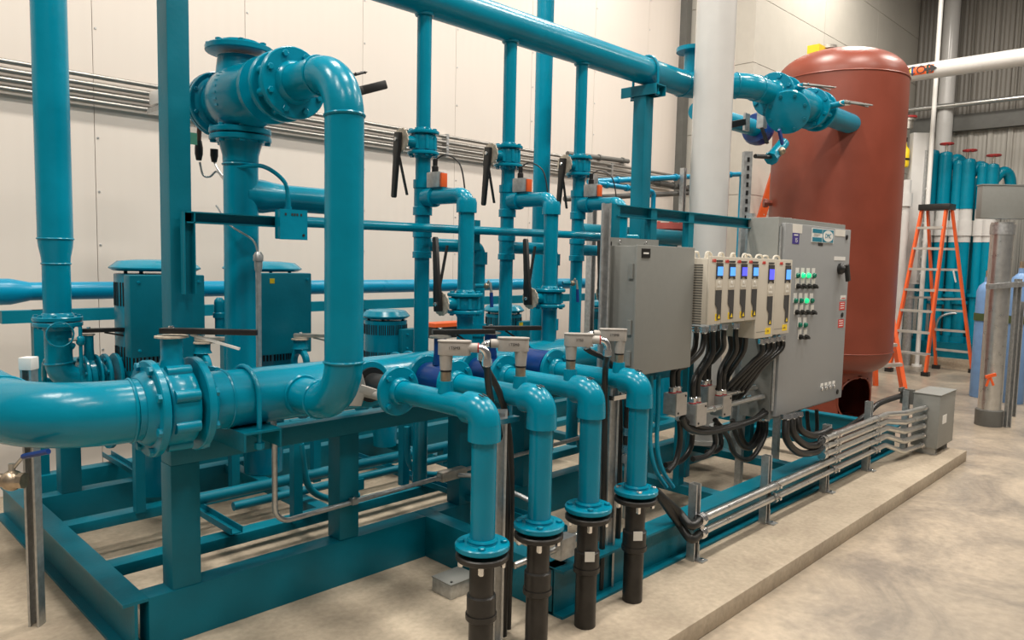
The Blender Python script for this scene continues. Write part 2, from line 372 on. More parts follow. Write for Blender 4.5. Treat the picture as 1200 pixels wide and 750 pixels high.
# ================================================================ piping
def lever_valve(name, label, c, ax, R, t, stem, lever, L=.26, neck=.16, lugs=8, body=None, plate=None, lev=None, trig=None, group=None, sq=.6, plate_r=.055, tilt=0, rn=.02):
    body = body or TEAL; plate = plate or NOTCH; lev = lev or BLACK; trig = trig or lev
    c = V(c); ax = V(ax).normalized(); stem = V(stem).normalized(); lever = V(lever).normalized()
    th = thing(name, label, 'valve', c-ax*(t/2) if abs(ax.z) > .5 else c-Z_*R, group)
    b = G().lathe(c, ax, [(-t/2, R*.55), (-t/2, R*.80), (-t*.4, R*.84), (t*.4, R*.84), (t/2, R*.80), (t/2, R*.55)], 30, closed=True).make('body', body, th)
    u, v, w = frame(ax)
    for i in range(lugs):
        a = math.pi/lugs+2*math.pi*i/lugs; d = u*math.cos(a)+v*math.sin(a)
        G().cyl(c+d*R*.82-ax*t*.42, c+d*R*.82+ax*t*.42, R*.13, n=12).make('lug', body, th)
    p0 = c+stem*R*.8; p1 = c+stem*(R+neck)
    G().lathe(p0, stem, [(0, rn*1.5), (neck*.5, rn*1.25), ((p1-p0).length, rn*1.25)], 14).make('neck', body, th)
    side = stem.cross(lever)
    # notched quadrant
    pl = []; nn = 28
    for i in range(nn):
        a = 2*math.pi*i/nn; r = plate_r*(1 if i % 2 else .93); pl.append((r*math.cos(a), r*math.sin(a)))
    G().prism(pl, p1, lever, side, stem, .006).make('notch_plate', plate, th)
    q = p1+stem*.014
    hw = .017
    lv = G().prism([(-.035, -hw*1.3), (.06, -hw*1.3), (.10, -hw), (L, -hw*.75), (L+.008, -hw*.4), (L+.008, hw*.4), (L, hw*.75), (.10, hw), (.06, hw*1.3), (-.035, hw*1.3)], q, lever, side, stem, .020).make('lever', lev, th, bev=.003)
    bolt(lv, q+stem*.02, stem, .010, material=CHROME)
    d2 = (lever*math.cos(.22+tilt)-stem*math.sin(.22+tilt)).normalized()
    G().bar(p1+stem*.012+lever*.07, p1+stem*.012+lever*.07+d2*(L*sq), side, .013, .008).make('squeeze_grip', trig, th)
    return th
HY, HZ, HR = 2.72, 1.045, .1095
XL, XR = .975, 1.105          # inner faces of the two flanges at the isolation valve
# --- header
hd = thing('front_header_pipe', 'long thick teal header pipe lying on the saddle along the skid front', 'pipe', (XR, HY, HZ-HR))
run(hd, [(XR, HY, HZ), (4.35, HY, HZ)], HR, n=36)
G().lathe((4.35, HY, HZ), X_, [(0, HR), (.05, HR*.85), (.075, HR*.4), (.08, .002)], 30).make('end_cap', TEAL, hd)
flange(hd, (XR+.014, HY, HZ), X_, .1715, .028, HR, 8, .016, 1, .03)
G().torus((XR+.12, HY, HZ), X_, HR, .005, 30, 6).make('weld_bead', TEAL, hd)
for x in (1.31, 3.45):
    ub = thing('pipe_clamp', 'teal U-bolt clamping the header pipe to its saddle '+('near the left isolation valve' if x < 2 else 'beyond the blue-bodied valves'), 'pipe clamp', (x, HY, .90), 'U-bolts over the front header pipe')
    pts = [(x, HY-HR-.01, .86), (x, HY-HR-.01, HZ)]+[(x, HY-(HR+.01)*math.cos(a), HZ+(HR+.01)*math.sin(a)) for a in [math.pi*k/16 for k in range(17)]]+[(x, HY+HR+.01, .86)]
    G().tube(pts, .0095, 10).make('u_bolt', TEAL, ub)
    for s in (-1, 1): G().lathe((x, HY+s*(HR+.01), .888), -Z_, [(0, .019), (.022, .019)], 6).make('nut', TEAL, ub)
# --- big elbow arriving from the left
le = thing('inlet_elbow_pipe', 'thick glossy teal elbow pipe entering at the left picture edge', 'pipe', (.55, HY, HZ-HR))
flange(le, (XL-.014, HY, HZ), X_, .1715, .028, HR, 8, .016, -1, .03)
run(le, [(XL, HY, HZ), (.585, HY, HZ), (.585, 4.2, HZ)], HR, .31, 36)
lever_valve('butterfly_valve', 'large teal lug butterfly valve with black lever between the thick header flanges', ((XL+XR)/2, HY, HZ), X_, .172, .10, Z_, (X_*.72-Y_*.75), L=.30, neck=.075, lugs=8, body=TEAL, trig=WPLAS, rn=.03, plate_r=.058, group='butterfly valves', tilt=.05)
# --- tall riser loop
RX, RY, RZ, RR = 1.50, 2.325, 2.255, .0695
ri = thing('riser_pipe', 'tall teal riser pipe bent out of the header and over at the top', 'pipe', (RX, RY, HZ-RR))
run(ri, [(RX, HY-.09, HZ), (RX, RY, HZ), (RX, RY, RZ), (RX, 2.675, RZ)], RR, .165, 32)
G().torus((RX, HY-HR+.004, HZ), Y_, RR+.004, .009, 26, 6).make('weld_bead', TEAL, ri)
flange(ri, (RX, 2.68, RZ), Y_, .137, .024, RR, 8, .013, -1, .025)
# --- lug valve and angle check valve on top of the back riser
BY = 3.13
lever_valve('butterfly_valve', 'teal lug valve at the top of the tall riser, black handle pointing right', (RX, 2.725, RZ), Y_, .132, .06, Z_*.3+X_, X_*.95+Z_*.35-Y_*.3, L=.10, sq=.05, neck=.10, lugs=8, group='butterfly valves')
_gv = bpy.data.objects['butterfly_valve.001']; G().bar(at(408, 109, Y=2.62), at(424, 106, Y=2.62), Z_, .028, .03).make('lever_hub', BLACK, _gv, bev=.004); G().bar(at(420, 107, Y=2.62), at(452, 99, Y=2.62), Z_, .036, .022).make('lever_grip', BLACK, _gv, bev=.006)
ck = thing('check_valve', 'bulbous teal cast check valve with raised lettering above the back riser', 'valve', (RX, BY, 2.09))
flange(ck, (RX, 2.77, RZ), Y_, .137, .024, RR, 8, .013, 1, .02)
G().lathe((RX, 2.78, RZ), Y_, [(0, .07), (.06, .075), (.10, .09), (.16, .115), (.24, .133), (.32, .138), (.40, .132), (.46, .112), (.50, .10), (.55, .10)], 36).make('body', TEAL, ck)
G().lathe((RX, BY, RZ), -Z_, [(0, .11), (.08, .10), (.14, .082), (.165, .08)], 28).make('outlet_neck', TEAL, ck)
G().lathe((RX, BY, RZ), Z_, [(0, .11), (.09, .10), (.17, .09)], 28).make('bonnet_neck', TEAL, ck)
flange(ck, (RX, 3.32, RZ), Y_, .142, .022, .10, 8, .010, -1, .015, bc=.125)
G().lathe((RX, 2.87, RZ), Y_, [(-.012, .09), (-.012, .135), (.012, .135), (.012, .09)], 32, closed=True).make('body_ring', TEAL, ck)
G().lathe((RX, 3.335, RZ), Y_, [(0, .143), (.02, .143), (.028, .135)], 32).make('cover', TEAL, ck)
flange(ck, (RX, BY, 2.115), Z_, .128, .024, .078, 8, .012, 1, .02)
flange(ck, (RX, BY, 2.455), Z_, .14, .026, .085, 8, .013, 1, .02)
for i in range(7):
    q = Vector((RX, BY-.03, RZ))+Vector((-.78, -.12, .62-.155*i)).normalized()*.134; G().bar(q-V(0, .012, .002), q+V(0, .012, .002), Z_, .009, .012).make('raised_letter', TEAL, ck)
# --- back riser
br = thing('back_riser_pipe', 'teal riser pipe with side tee below the bulbous check valve', 'pipe', (RX, BY, ZT))
run(br, [(RX, 3.5, .93), (RX, BY, .93), (RX, BY, 2.0)], RR+.003, .15, n=32)
G().lathe((RX, BY, 1.985), Z_, [(0, .074), (.03, .075), (.085, .090), (.095, .09)], 28).make('neck', TEAL, br)
flange(br, (RX, BY, 2.085), Z_, .128, .024, .075, 8, .012, -1, .02)
G().torus((RX, BY, 1.975), Z_, .074, .005, 26, 6).make('weld_bead', TEAL, br)
tz = at(340, 233, Y=BY).z
G().lathe((RX, BY, tz), X_, [(0, .075), (.10, .073), (.14, .066), (.2, .060)], 26).make('tee_branch', TEAL, br)
run(br, [(RX+.18, BY, tz), (2.05, BY, tz), (2.05, BY, .9)], .060, .12, 26)
# weldolet riser base
flange(br, (RX, 3.5, .93), Y_, .128, .024, RR, 8, .012, -1, .02)
# --- left suction pipe: vertical, reducer, flange, elbow
LX, LY = 1.031, 4.1
lp = thing('left_vertical_pipe', 'vertical teal pipe with reducer and flange at far left', 'pipe', (LX, LY, 1.02))
zr0, zr1, zf = at(68, 280, Y=LY).z, at(68, 309, Y=LY).z, at(70, 376, Y=LY).z
run(lp, [(LX, LY, zr0), (LX, LY, 3.6)], .076, n=32)
G().lathe((LX, LY, zr1), Z_, [(0, .061), ((zr0-zr1)*.25, .063), ((zr0-zr1)*.7, .073), (zr0-zr1, .076)], 32).make('reducer', TEAL, lp)
run(lp, [(LX, LY, zf), (LX, LY, zr1)], .061, n=32)
for z, r in ((zr0, .076), (zr1, .061)): G().torus((LX, LY, z), Z_, r, .005, 28, 6).make('weld_bead', TEAL, lp)
flange(lp, (LX, LY, zf+.012), Z_, .108, .022, .061, 8, .011, 1, .018)
pz = .955
se = thing('suction_elbow_pipe', 'teal flanged elbow turning from the left vertical pipe towards the first pump', 'pipe', (LX, LY, pz-.06))
flange(se, (LX, LY, zf-.014), Z_, .108, .022, .061, 8, .010, -1, .02)
run(se, [(LX, LY, zf-.02), (LX, LY, pz), (LX+.11, LY, pz)], .06, .09, 26)
flange(se, (LX+.105, LY, pz), X_, .118, .018, .061, 8, .010, -1, .018)
pu0 = thing('reducer_spool', 'teal cone reducer with two flanges left of the first pump motor', 'pipe fitting', (LX+.4, LY, pz-.12))
flange(pu0, (LX+.205, LY, pz), X_, .118, .018, .061, 8, .012, -1, .018); flange(pu0, (LX+.165, LY, pz), X_, .118, .012, .061, 8, .009, -1, .01, bolts=False)
flange(pu0, (LX+.255, LY, pz), X_, .118, .018, .061, 8, .012, 1, .018)
G().lathe((LX+.26, LY, pz), X_, [(0, .062), (.06, .066), (.14, .085), (.24, .09)], 26).make('cone', TEAL, pu0)
lever_valve('butterfly_valve', 'small teal valve with black lever between thin flanges beside the first pump', (LX+.133, LY, pz), X_, .116, .03, Z_, X_-Y_*.25, L=.17, neck=.10, lugs=0, rn=.018, plate_r=.03, group='butterfly valves')
# coiled tube and gauge line on the left pipe
t = thing('capillary_coil', 'coiled teal capillary tube hanging on the left flange', 'tubing', at(72, 420, Y=3.98))
c = at(70, 392, Y=3.96); pts = [c+Vector((math.sin(a)*.058, -.0006*a, math.cos(a)*.058)) for a in [k*math.pi/10 for k in range(46)]]
G().tube(pts, .0036, 6).make('tube', TEAL, t)
for k, (xa, xb) in enumerate(((57, 52), (74, 60))):
    t = thing('flexible_conduit', ('left' if k == 0 else 'right')+' of two ribbed teal flexible conduits below the coiled tube', 'conduit', at(xb, 448, Y=4.25), 'ribbed teal conduits beside the left pipe')
    a, b, c_ = at(xa+12, 404, Y=4.05), at(xa-4, 425, Y=4.2), at(xb, 446, Y=4.4)
    pts = spline([a, b, c_], 10); G().tube(pts, [.0135 if i % 2 else .0115 for i in range(len(pts))], 8).make('ribbed_hose', TEAL, t)
    G().lathe(c_+Vector((0, 0, -.03)), Z_, [(0, .02), (.02, .02), (.02, .016), (.045, .016)], 8).make('gland', TEAL, t)
t = thing('drain_valve', 'small teal drain valve and tube right of the left flange', 'valve', at(95, 425, Y=4.0))
a = at(94, 383, Y=4.0); G().cyl(a, a-Z_*.20, .009, n=8).make('tube', TEAL, t); G().lathe(a-Z_*.045, -Z_, [(0, .012), (.01, .02), (.035, .02), (.045, .012)], 8).make('body', TEAL, t)
G().cyl(a-Z_*.06, a-Z_*.06-X_*.05, .008, n=8).make('stem', STEEL, t)
# --- rear header
rz = at(480, 335, Y=5.0).z
rh = thing('rear_header_pipe', 'bright teal header pipe running along behind the pump motors', 'pipe', (3, 5.0, rz-.055))
run(rh, [(1.12, 5.0, rz), (6.2, 5.0, rz)], .053, n=26, material=TEALB); run(rh, [(-.8, 5.0, rz), (1.0, 5.0, rz)], .075, n=26, material=TEALB)
G().lathe((1.0, 5.0, rz), X_, [(0, .075), (.02, .075), (.10, .058), (.12, .053)], 26).make('reducer', TEALB, rh)
for x in (1.1, 2.2, 3.3, 4.4, 5.5): G().box((x, 4.86, ZT), (x+.06, 4.92, rz-.10)).make('rail_post', TEALF, sk)
G().box((.95, 4.85, rz-.17), (6.3, 4.92, rz-.10)).make('rear_rail', TEALF, sk)
# --- pumps
def pump(k, x, y, zb, zt, w, label, loc_term=-1):
    """vertical pump motor: louvred body, rain cap, terminal box, volute"""
    th = thing('pump', label, 'pump', (x, y, ZT), 'vertical pumps in a row behind the header')
    r = w*.5; H = zt-zb; poly = []
    for i in range(16):
        a = math.pi/16+i*math.pi/8; poly.append((r*math.cos(a), r*math.sin(a)))
    mb = G().prism(poly, (x, y, zb), X_, Y_, Z_, H).make('motor_body', TEAL, th, bev=.003)
    for z0, z1, n in ((zb+H*.70, zb+H*.92, 1), (zb+H*.10, zb+H*.32, 1)):
        for i in range(16):
            for j in range(4):
                a = i*math.pi/8+(j-1.5)*math.pi/8*.22; d = Vector((math.cos(a), math.sin(a), 0))
                if d.x+d.y > .3: continue
                c_ = Vector((math.cos(i*math.pi/8), math.sin(i*math.pi/8), 0))*r*math.cos(math.pi/16)
                s = Vector((-math.sin(i*math.pi/8), math.cos(i*math.pi/8), 0))
                p = Vector((x, y, 0))+c_+s*((j-1.5)*r*.092)
                G().bar(p+Z_*z0, p+Z_*z1, s, r*.042, .004).make('louvre_slot', DKHOLE, mb)
    G().lathe((x, y, zt+.015), Z_, [(0, r*1.0), (.012, r*1.12), (.018, r*1.12), (.05, r*.92), (.058, r*.5), (.06, .01)], 16, math.pi/16).make('rain_cap', TEAL, th)
    for i in range(4):
        a = math.pi/4+i*math.pi/2; G().cyl((x+math.cos(a)*r*.8, y+math.sin(a)*r*.8, zt-.01), (x+math.cos(a)*r*.8, y+math.sin(a)*r*.8, zt+.025), .01, n=8).make('cap_stud', BLACK, th)
    G().lathe((x, y, zb), -Z_, [(0, r*1.02), (.02, r*1.02), (.02, r*.85), (.10, r*.6), (.12, r*.62), (.14, r*.95), (.26, r*1.0), (.30, r*.6), (zb-ZT, r*.55)], 24).make('volute', TEAL, th)
    for s in (-1, 1): G().lathe((x+s*r*.9, y, zb-.2), X_*s, [(0, r*.45), (.06, r*.42), (.06, r*.75), (.08, r*.75)], 20).make('nozzle', TEAL, th)
    return th, r, H
def term_box(th, x0, x1, y0, y1, z0, z1):
    b = G().box((x0, y0, z0), (x1, y1, z1)).make('terminal_box', TEALF, th, bev=.008)
    for xx in (x0+.04, x1-.03):
        for zz in (z0+.035, z1-.035): bolt(b, (xx, y0, zz), -Y_, .008)
    return b
zt1 = at(150, 322, Y=3.92).z; zb1 = .93
th, r, H = pump(0, 1.50, 4.12, zb1, zt1, .40, 'leftmost pump, big teal motor behind the tall square column')
term_box(th, at(150, 400, Y=3.9).x, at(237, 400, Y=3.9).x, 3.86, 3.95, zb1+.14, zt1-.0)
th, r, H = pump(1, 2.10, 4.12, zb1, zt1, .40, 'second pump, big teal motor with yellow sticker right of the back riser')
b = term_box(th, at(292, 380, Y=3.9).x, at(361, 380, Y=3.9).x, 3.86, 3.95, zb1+.10, zt1+.01)
p = at(319, 329, Y=3.855); s_ = G().box((p.x-.012, 3.856, p.z-.015), (p.x+.015, 3.860, p.z+.012)).make('sticker', YEL, b)
zt2 = at(452, 375, Y=4.15).z
for k, (px_, lab) in enumerate(((452, 'third pump, smaller teal motor with conical cap right of the tall riser'), (590, 'fourth pump, small teal motor with yellow sticker between the second and third valve trains'), (706, 'rightmost small pump motor half hidden behind the steel strut'))):
    x = at(px_, 380, Y=4.15).x
    th, r, H = pump(2+k, x, 4.15, .86, zt2, .29, lab)
    b = term_box(th, x+.0, x+.17, 4.15-.19, 4.15-.12, .95, zt2-.05)
    G().tube(spline([(x+.17, 4.0, zt2-.05), (x+.23, 4.0, zt2-.12), (x+.25, 4.05, .8)], 5), .014, 8).make('hose', TEAL, th)
    if k: G().box((x-.02, 3.957, zt2-.08), (x+.02, 3.959, zt2-.055)).make('sticker', YEL, b)
# strainers / valve levers of the second and third pump, partly hidden behind the header
lever_valve('butterfly_valve', 'low teal valve with worn grey lever just left of the back riser', at(238, 432, Y=3.75), X_, .10, .03, Z_, X_-Y_*.9, L=.20, neck=.03, lugs=0, lev=STEEL, rn=.03, plate_r=.05, group='butterfly valves')
lever_valve('butterfly_valve', 'low teal valve with brown lever just left of the tall riser', at(352, 425, Y=3.75), X_, .10, .03, Z_, X_-Y_*.8, L=.20, neck=.03, lugs=0, lev=STEEL, rn=.03, plate_r=.05, group='butterfly valves')
# suction piping behind header for pumps two and three
for k, (a, b, y) in enumerate(((1.05, 1.9, 3.78), (2.35, 3.2, 3.75))):
    t = thing('low_pump_pipe', 'low teal flanged pump pipe behind the header, '+('left' if k == 0 else 'right')+' of the tall riser', 'pipe', (a, y, .75), 'low flanged pump pipes')
    run(t, [(a+.35, y, .9), (b, y, .9)], .05, n=20)
    for q in (a+.45, a+.55): flange(t, (q, y, .9), X_, .1, .016, .05, 8, .01, -1, .015)
t = thing('pump_outlet_fitting', 'small teal capped elbow fitting right of the first pump motor', 'pipe fitting', at(257, 400, Y=3.9))
a = at(257, 355, Y=3.95); G().lathe(a, -Z_, [(-.03, .012), (-.015, .025), (0, .027), (.05, .027), (.055, .033), (.08, .033), (.08, .024), (.2, .024)], 16).make('body', TEAL, t)
G().lathe(a-Z_*.2, -Z_, [(0, .05), (.015, .05)], 16).make('flange', TEAL, t)
# --- support rail with junction box
rlz = 1.732; RLY = 2.955
sr = thing('support_rail', 'long horizontal teal rail bracketed to the tall column, crossing the valve trains', 'rail', (1.2, RLY, rlz))
channel(G(), (1.19, RLY+.02, rlz), (1.66, RLY+.02, rlz), Z_, -Y_, .045, .035, .005).make('channel', TEALF, sr)
channel(G(), (1.2, RLY+.02, rlz-.30), (1.2, RLY+.02, rlz+.02), X_, -Y_, .045, .035, .005).make('drop_channel', TEALF, sr)
G().cyl((1.60, RLY, rlz+.004), (4.2, RLY, rlz+.022), .022, n=16).make('tube', TEAL, sr)
G().box((1.6, RLY-.002, rlz+.016), (4.2, RLY+.02, rlz+.030)).make('top_strip', TEALF, sr)
a = at(341, 263, Y=2.92)
jb = thing('junction_box', 'teal junction box hanging on the support rail left of the tall riser', 'junction box', (a.x, 2.93, a.z-.06))
b = G().box((a.x-.062, 2.90, a.z-.063), (a.x+.062, 2.945, a.z+.060)).make('box', TEAL, jb, bev=.004)
G().box((a.x-.064, 2.895, a.z-.065), (a.x+.064, 2.90, a.z+.062)).make('cover', TEAL, jb)
for q_ in (-.042, -.012, 0, .012, .03): G().box((a.x+q_, 2.8935, a.z+.036), (a.x+q_+.008, 2.895, a.z+.046)).make('ink_mark', INK, jb)
G().lathe((a.x+.045, 2.895, a.z-.045), -Y_, [(0, .006), (.002, .006)], 10).make('screw', BLACK, jb)
G().lathe((a.x-.01, 2.925, a.z+.06), Z_, [(0, .016), (.015, .016), (.015, .012), (.05, .012)], 10).make('gland', TEAL, jb)
G().tube(spline([(a.x-.01, 2.925, a.z+.10), (a.x-.02, 2.94, a.z+.18), (a.x-.09, 2.99, a.z+.24), (a.x-.16, 3.08, a.z+.235)], 8), .009, 8).make('lead', TEAL, jb)
# --- valve trains
VY = 3.06; PR = .039
trains = (2.444, 3.064, 3.70); side = ('left', 'middle', 'right'); TZ = 2.905
zv = (at(496, 168, Y=VY).z, at(598, 184, Y=VY).z, at(677, 195, Y=VY).z); zl = (1.90, 1.925, 1.945)
for k, x in enumerate(trains):
    s = side[k]
    t = thing('train_pipe', 'vertical teal pipe of the '+s+' valve train dropping from the top header', 'pipe', (x, VY, .4), 'vertical train pipes')
    run(t, [(x, VY, zv[k]+.06), (x, VY, TZ-.06)], PR-.002, n=22); run(t, [(x, VY, .40), (x, VY, zv[k]-.06)], PR, n=22)
    for sd in (1, -1): flange(t, (x, VY, zv[k]+sd*.052), Z_, .082, .018, PR, 8, .011, sd, .016)
    for z, h in ((zl[k], .09), (1.66, .07)):
        G().lathe((x, VY, z), Z_, [(-h, PR), (-h, PR+.011), (-h*.55, PR+.011), (-h*.5, PR+.006), (h*.5, PR+.006), (h*.55, PR+.011), (h, PR+.011), (h, PR)], 22).make('tee', TEAL, t)
    # upper branch towards the camera, elbow and drop onto the header
    t2 = thing('branch_pipe', 'teal branch pipe of the '+s+' valve train, elbowed down onto the front header', 'pipe', (x, HY, HZ+.1), 'branch pipes onto the header')
    zd = 1.375+.012*k
    G().lathe((x, VY-.03, zl[k]), -Y_, [(0, PR+.008), (.05, PR+.012), (.07, PR+.012), (.07, PR-.004)], 20).make('branch_socket', TEAL, t2)
    run(t2, [(x, VY-.08, zl[k]), (x, HY, zl[k]), (x, HY, zd+.05)], PR, .055, 22, weld=False)
    G().lathe((x, HY, zl[k]-.055), -Z_, [(-.04, PR+.004), (-.02, PR+.011), (.03, PR+.011), (.03, PR)], 22).make('socket', TEAL, t2)
    run(t2, [(x, HY, zd-.05), (x, HY, HZ+.08)], PR, n=22)
    for sd in (1, -1): flange(t2, (x, HY, zd+sd*.042), Z_, .088, .018, PR, 8, .011, sd, .016)
    # bypass
    t3 = thing('bypass_pipe', 'teal bypass pipe of the '+s+' valve train, running low behind its branch', 'pipe', (x+.40, VY, .4), 'bypass pipes')
    run(t3, [(x+.03, VY, 1.66), (x+.405, VY, 1.66), (x+.405, VY, .40)], PR*.9, .05, 20, weld=False)
    for d_ in (1.60, 1.20): G().lathe((x+.405, VY, d_), Z_, [(-.04, PR*.9), (-.04, PR+.008), (.03, PR+.008), (.03, PR*.9)], 20).make('socket', TEAL, t3)
    G().box((x+.30, RLY+.03, 1.64), (x+.34, RLY+.05, 1.80)).make('rail_plate', TEALF, t3)
    # valves
    lever_valve('butterfly_valve', 'upper teal valve of the '+s+' train, black lever hanging down', (x, VY, zv[k]), Z_, .078, .08, -X_, -Z_+Y_*.1, L=.28, neck=.06, lugs=8, plate=NOTCH, group='butterfly valves', plate_r=.06, tilt=.12, sq=.75)
    lever_valve('butterfly_valve', 'lower teal valve of the '+s+' train, black lever standing up', (x, HY, zd), Z_, .084, .062, -X_, Z_+Y_*.08, L=.31, neck=.065, lugs=8, plate=NOTCH, group='butterfly valves', plate_r=.058, tilt=.06, sq=.7)
    # actuator
    a = thing('valve_actuator', 'grey actuator with orange end on the '+s+' train branch', 'actuator', (x+.0, 2.95, zl[k]+PR), 'grey and orange valve actuators')
    zz = zl[k]+PR+.006; yy = 2.935
    G().box((x-.02, yy-.055, zz-.01), (x+.05, yy+.055, zz+.0)).make('bracket', TEALF, a)
    G().box((x-.03, yy-.043, zz), (x+.018, yy+.06, zz+.078)).make('housing', GALV, a, bev=.006)
    G().box((x-.026, yy-.056, zz), (x+.012, yy-.043, zz+.07)).make('orange_cover', ORANGE, a, bev=.004)
    G().lathe((x-.006, yy+.02, zz+.075), Z_, [(0, .017), (.03, .017), (.035, .012), (.065, .013), (.07, .008)], 12).make('gland', BLACK, a)
    G().tube(spline([(x-.006, yy+.02, zz+.14), (x+.03, yy-.02, zz+.165), (x+.06, yy-.09, zz+.12), (x+.07, yy-.12, zz+.0), (x+.06, yy-.13, zz-.08)], 6), .004, 6).make('lead', BLACK, a)
# bigger pipe behind the middle train
t = thing('tall_supply_pipe', 'tall thicker teal pipe standing behind the middle valve train', 'pipe', (3.94, 3.6, .3))
run(t, [(3.94, 3.6, .3), (3.94, 3.6, 3.6)], .06, n=26)
for k, (px_, py_) in enumerate(((570, 335), (671, 332))):
    a = at(px_, py_, Y=2.98); t = thing('ball_valve', 'small steel ball valve with blue handle hanging '+('left of the middle train' if k == 0 else 'between the middle and right trains'), 'valve', a-Z_*.1, 'blue-handled ball valves')
    G().cyl(a-X_*.06+Y_*.03, a+X_*.02, .012, n=10).make('body', TEAL, t); G().sphere(a, .017).make('ball', BRASS, t)
    G().cyl(a, a+Z_*.03-Y_*.02, .006, n=8).make('stem', STEEL, t)
    G().bar(a+Z_*.02-Y_*.03, a-Z_*.035-Y_*.04, X_, .014, .006).make('handle', STEEL, t); G().bar(a-Z_*.035-Y_*.04, a-Z_*.115-Y_*.045, X_, .017, .010).make('grip', BLUEH, t)
# --- top header to the tank
TR = .092; T2Y, T2Z = 2.76, 2.925
tp = thing('top_header_pipe', 'thick teal overhead header pipe leading to the red tank', 'pipe', (4.4, VY, TZ-TR))
run(tp, [(.8, VY, TZ), (4.95, VY, TZ), (5.30, T2Y, T2Z), (5.69, T2Y, T2Z)], TR, .28, 32)
flange(tp, (5.70, T2Y, T2Z), X_, .172, .03, TR, 8, .018, -1, .03)
for x in trains: G().torus((x, VY, TZ-TR+.004), Z_, PR+.004, .008, 18, 6).make('weld_bead', TEAL, tp)
G().lathe((5.0, VY, TZ+TR-.02), Z_, [(0, .07), (.18, .07), (.18, .13), (.21, .13)], 24).make('top_nozzle', TEAL, tp)
ub = thing('pipe_clamp', 'teal U-bolt over the overhead header at the right tall column', 'pipe clamp', (4.39, VY, 2.75), 'U-bolts over the overhead header')
pts = [(4.39, VY-TR-.01, 2.73), (4.39, VY-TR-.01, TZ)]+[(4.39, VY-(TR+.01)*math.cos(a), TZ+(TR+.01)*math.sin(a)) for a in [math.pi*k/16 for k in range(17)]]+[(4.39, VY+TR+.01, 2.73)]
G().tube(pts, .009, 8).make('u_bolt', TEAL, ub)
for s in (-1, 1): G().lathe((4.39, VY+s*(TR+.01), 2.752), -Z_, [(0, .018), (.018, .018)], 6).make('nut', TEAL, ub)
lever_valve('butterfly_valve', 'teal valve with dark lever where the overhead header meets its strainer', (5.78, T2Y, T2Z), X_, .165, .10, -Y_*.95+Z_*.25, -Y_*.5+X_*.2-Z_*.1, L=.20, neck=.05, lugs=8, lev=DGREY, plate=WPLAS, group='butterfly valves', plate_r=.05)
st = thing('strainer', 'teal Y-strainer with round blind flange beside the red tank', 'strainer', (6.12, T2Y, T2Z-.3))
flange(st, (5.86, T2Y, T2Z), X_, .172, .03, .10, 8, .016, 1, .03)
G().lathe((5.87, T2Y, T2Z), X_, [(0, .11), (.1, .13), (.4, .13), (.52, .11)], 28).make('body', TEAL, st)
flange(st, (6.39, T2Y, T2Z), X_, .172, .03, .10, 8, .016, -1, .03)
c0 = Vector((6.02, T2Y, T2Z)); d = (at(917, 151, Y=2.44)-c0).normalized(); G().lathe(c0, d, [(0, .12), (.37, .12)], 26).make('screen_leg', TEAL, st)
flange(st, c0+d*.38, d, .165, .028, .10, 8, .015, -1, .01)
G().lathe(c0+d*.395, d, [(0, .165), (.02, .165), (.026, .155)], 30).make('blind_flange', TEAL, st)
u, v, w_ = frame(d)
for i in range(8):
    a = math.pi/8+i*math.pi/4; bolt(st, c0+d*.42+(u*math.cos(a)+v*math.sin(a))*.135, d, .014, material=TEALF)
lever_valve('butterfly_valve', 'teal valve with grey lever at the red tank nozzle', (6.47, T2Y, T2Z), X_, .165, .10, -Y_*.95+Z_*.1, -Y_*.5+X_*.3-Z_*.1, L=.18, neck=.10, lugs=8, lev=DGREY, plate=NOTCH, group='butterfly valves', plate_r=.05)
tn = thing('tank_nozzle_pipe', 'short flanged teal pipe entering the red tank', 'pipe', (6.7, T2Y, T2Z-.17)); flange(tn, (6.545, T2Y, T2Z), X_, .172, .03, TR, 8, .016, 1, .03); run(tn, [(6.56, T2Y, T2Z), (7.32, T2Y, T2Z)], TR, n=26)
dv = thing('drain_valve', 'teal drain valve with blue handle below the strainer', 'valve', at(905, 185, Y=2.6))
a = at(918, 168, Y=2.6); b = at(905, 184, Y=2.6)
G().cyl(a, b, .045, n=16).make('body', TEAL, dv); G().lathe(b, b-a, [(-.01, .052), (.03, .052)], 8).make('cap', TEAL, dv); G().sphere(at(916, 177, Y=2.55), .03).make('stem', BRASS, dv)
G().bar(at(913, 152, Y=2.5), at(917, 169, Y=2.5), X_, .03, .015).make('handle', BLUEH, dv)
G().cyl(at(885, 183, Y=2.6), b, .016, n=8).make('nipple', BLACK, dv)
# blue-bodied valve pipe behind the strainer
bv = thing('blue_valve', 'blue valve with black lever on a teal pipe left of the strainer', 'valve', at(882, 150, Y=3.35))
a = at(857, 152, Y=3.35); b = at(884, 150, Y=3.35); G().cyl((a.x-.6, 3.35, b.z), (b.x, 3.35, b.z), .075, n=20).make('pipe', TEAL, bv)
G().lathe((b.x, 3.35, b.z), X_, [(0, .13), (.05, .15), (.10, .15), (.14, .13)], 22).make('body', BLUE, bv)
p = at(874, 143, Y=3.05); G().box(p-Vector((.03, .01, .07)), p+Vector((.05, .01, .07))).make('bracket', GALV, bv); G().bar(at(872, 143, Y=3.02), at(852, 147, Y=3.0), Z_, .05, .03).make('lever', BLACK, bv)
_q = at(893, 139, Y=3.05); G().box(_q-V(.035, .03, .08), _q+V(.035, .03, .08)).make('gear_housing', GALV, bv); G().bar(at(893, 150, Y=3.0), at(899, 168, Y=2.95), X_, .035, .02).make('second_lever', BLACK, bv)
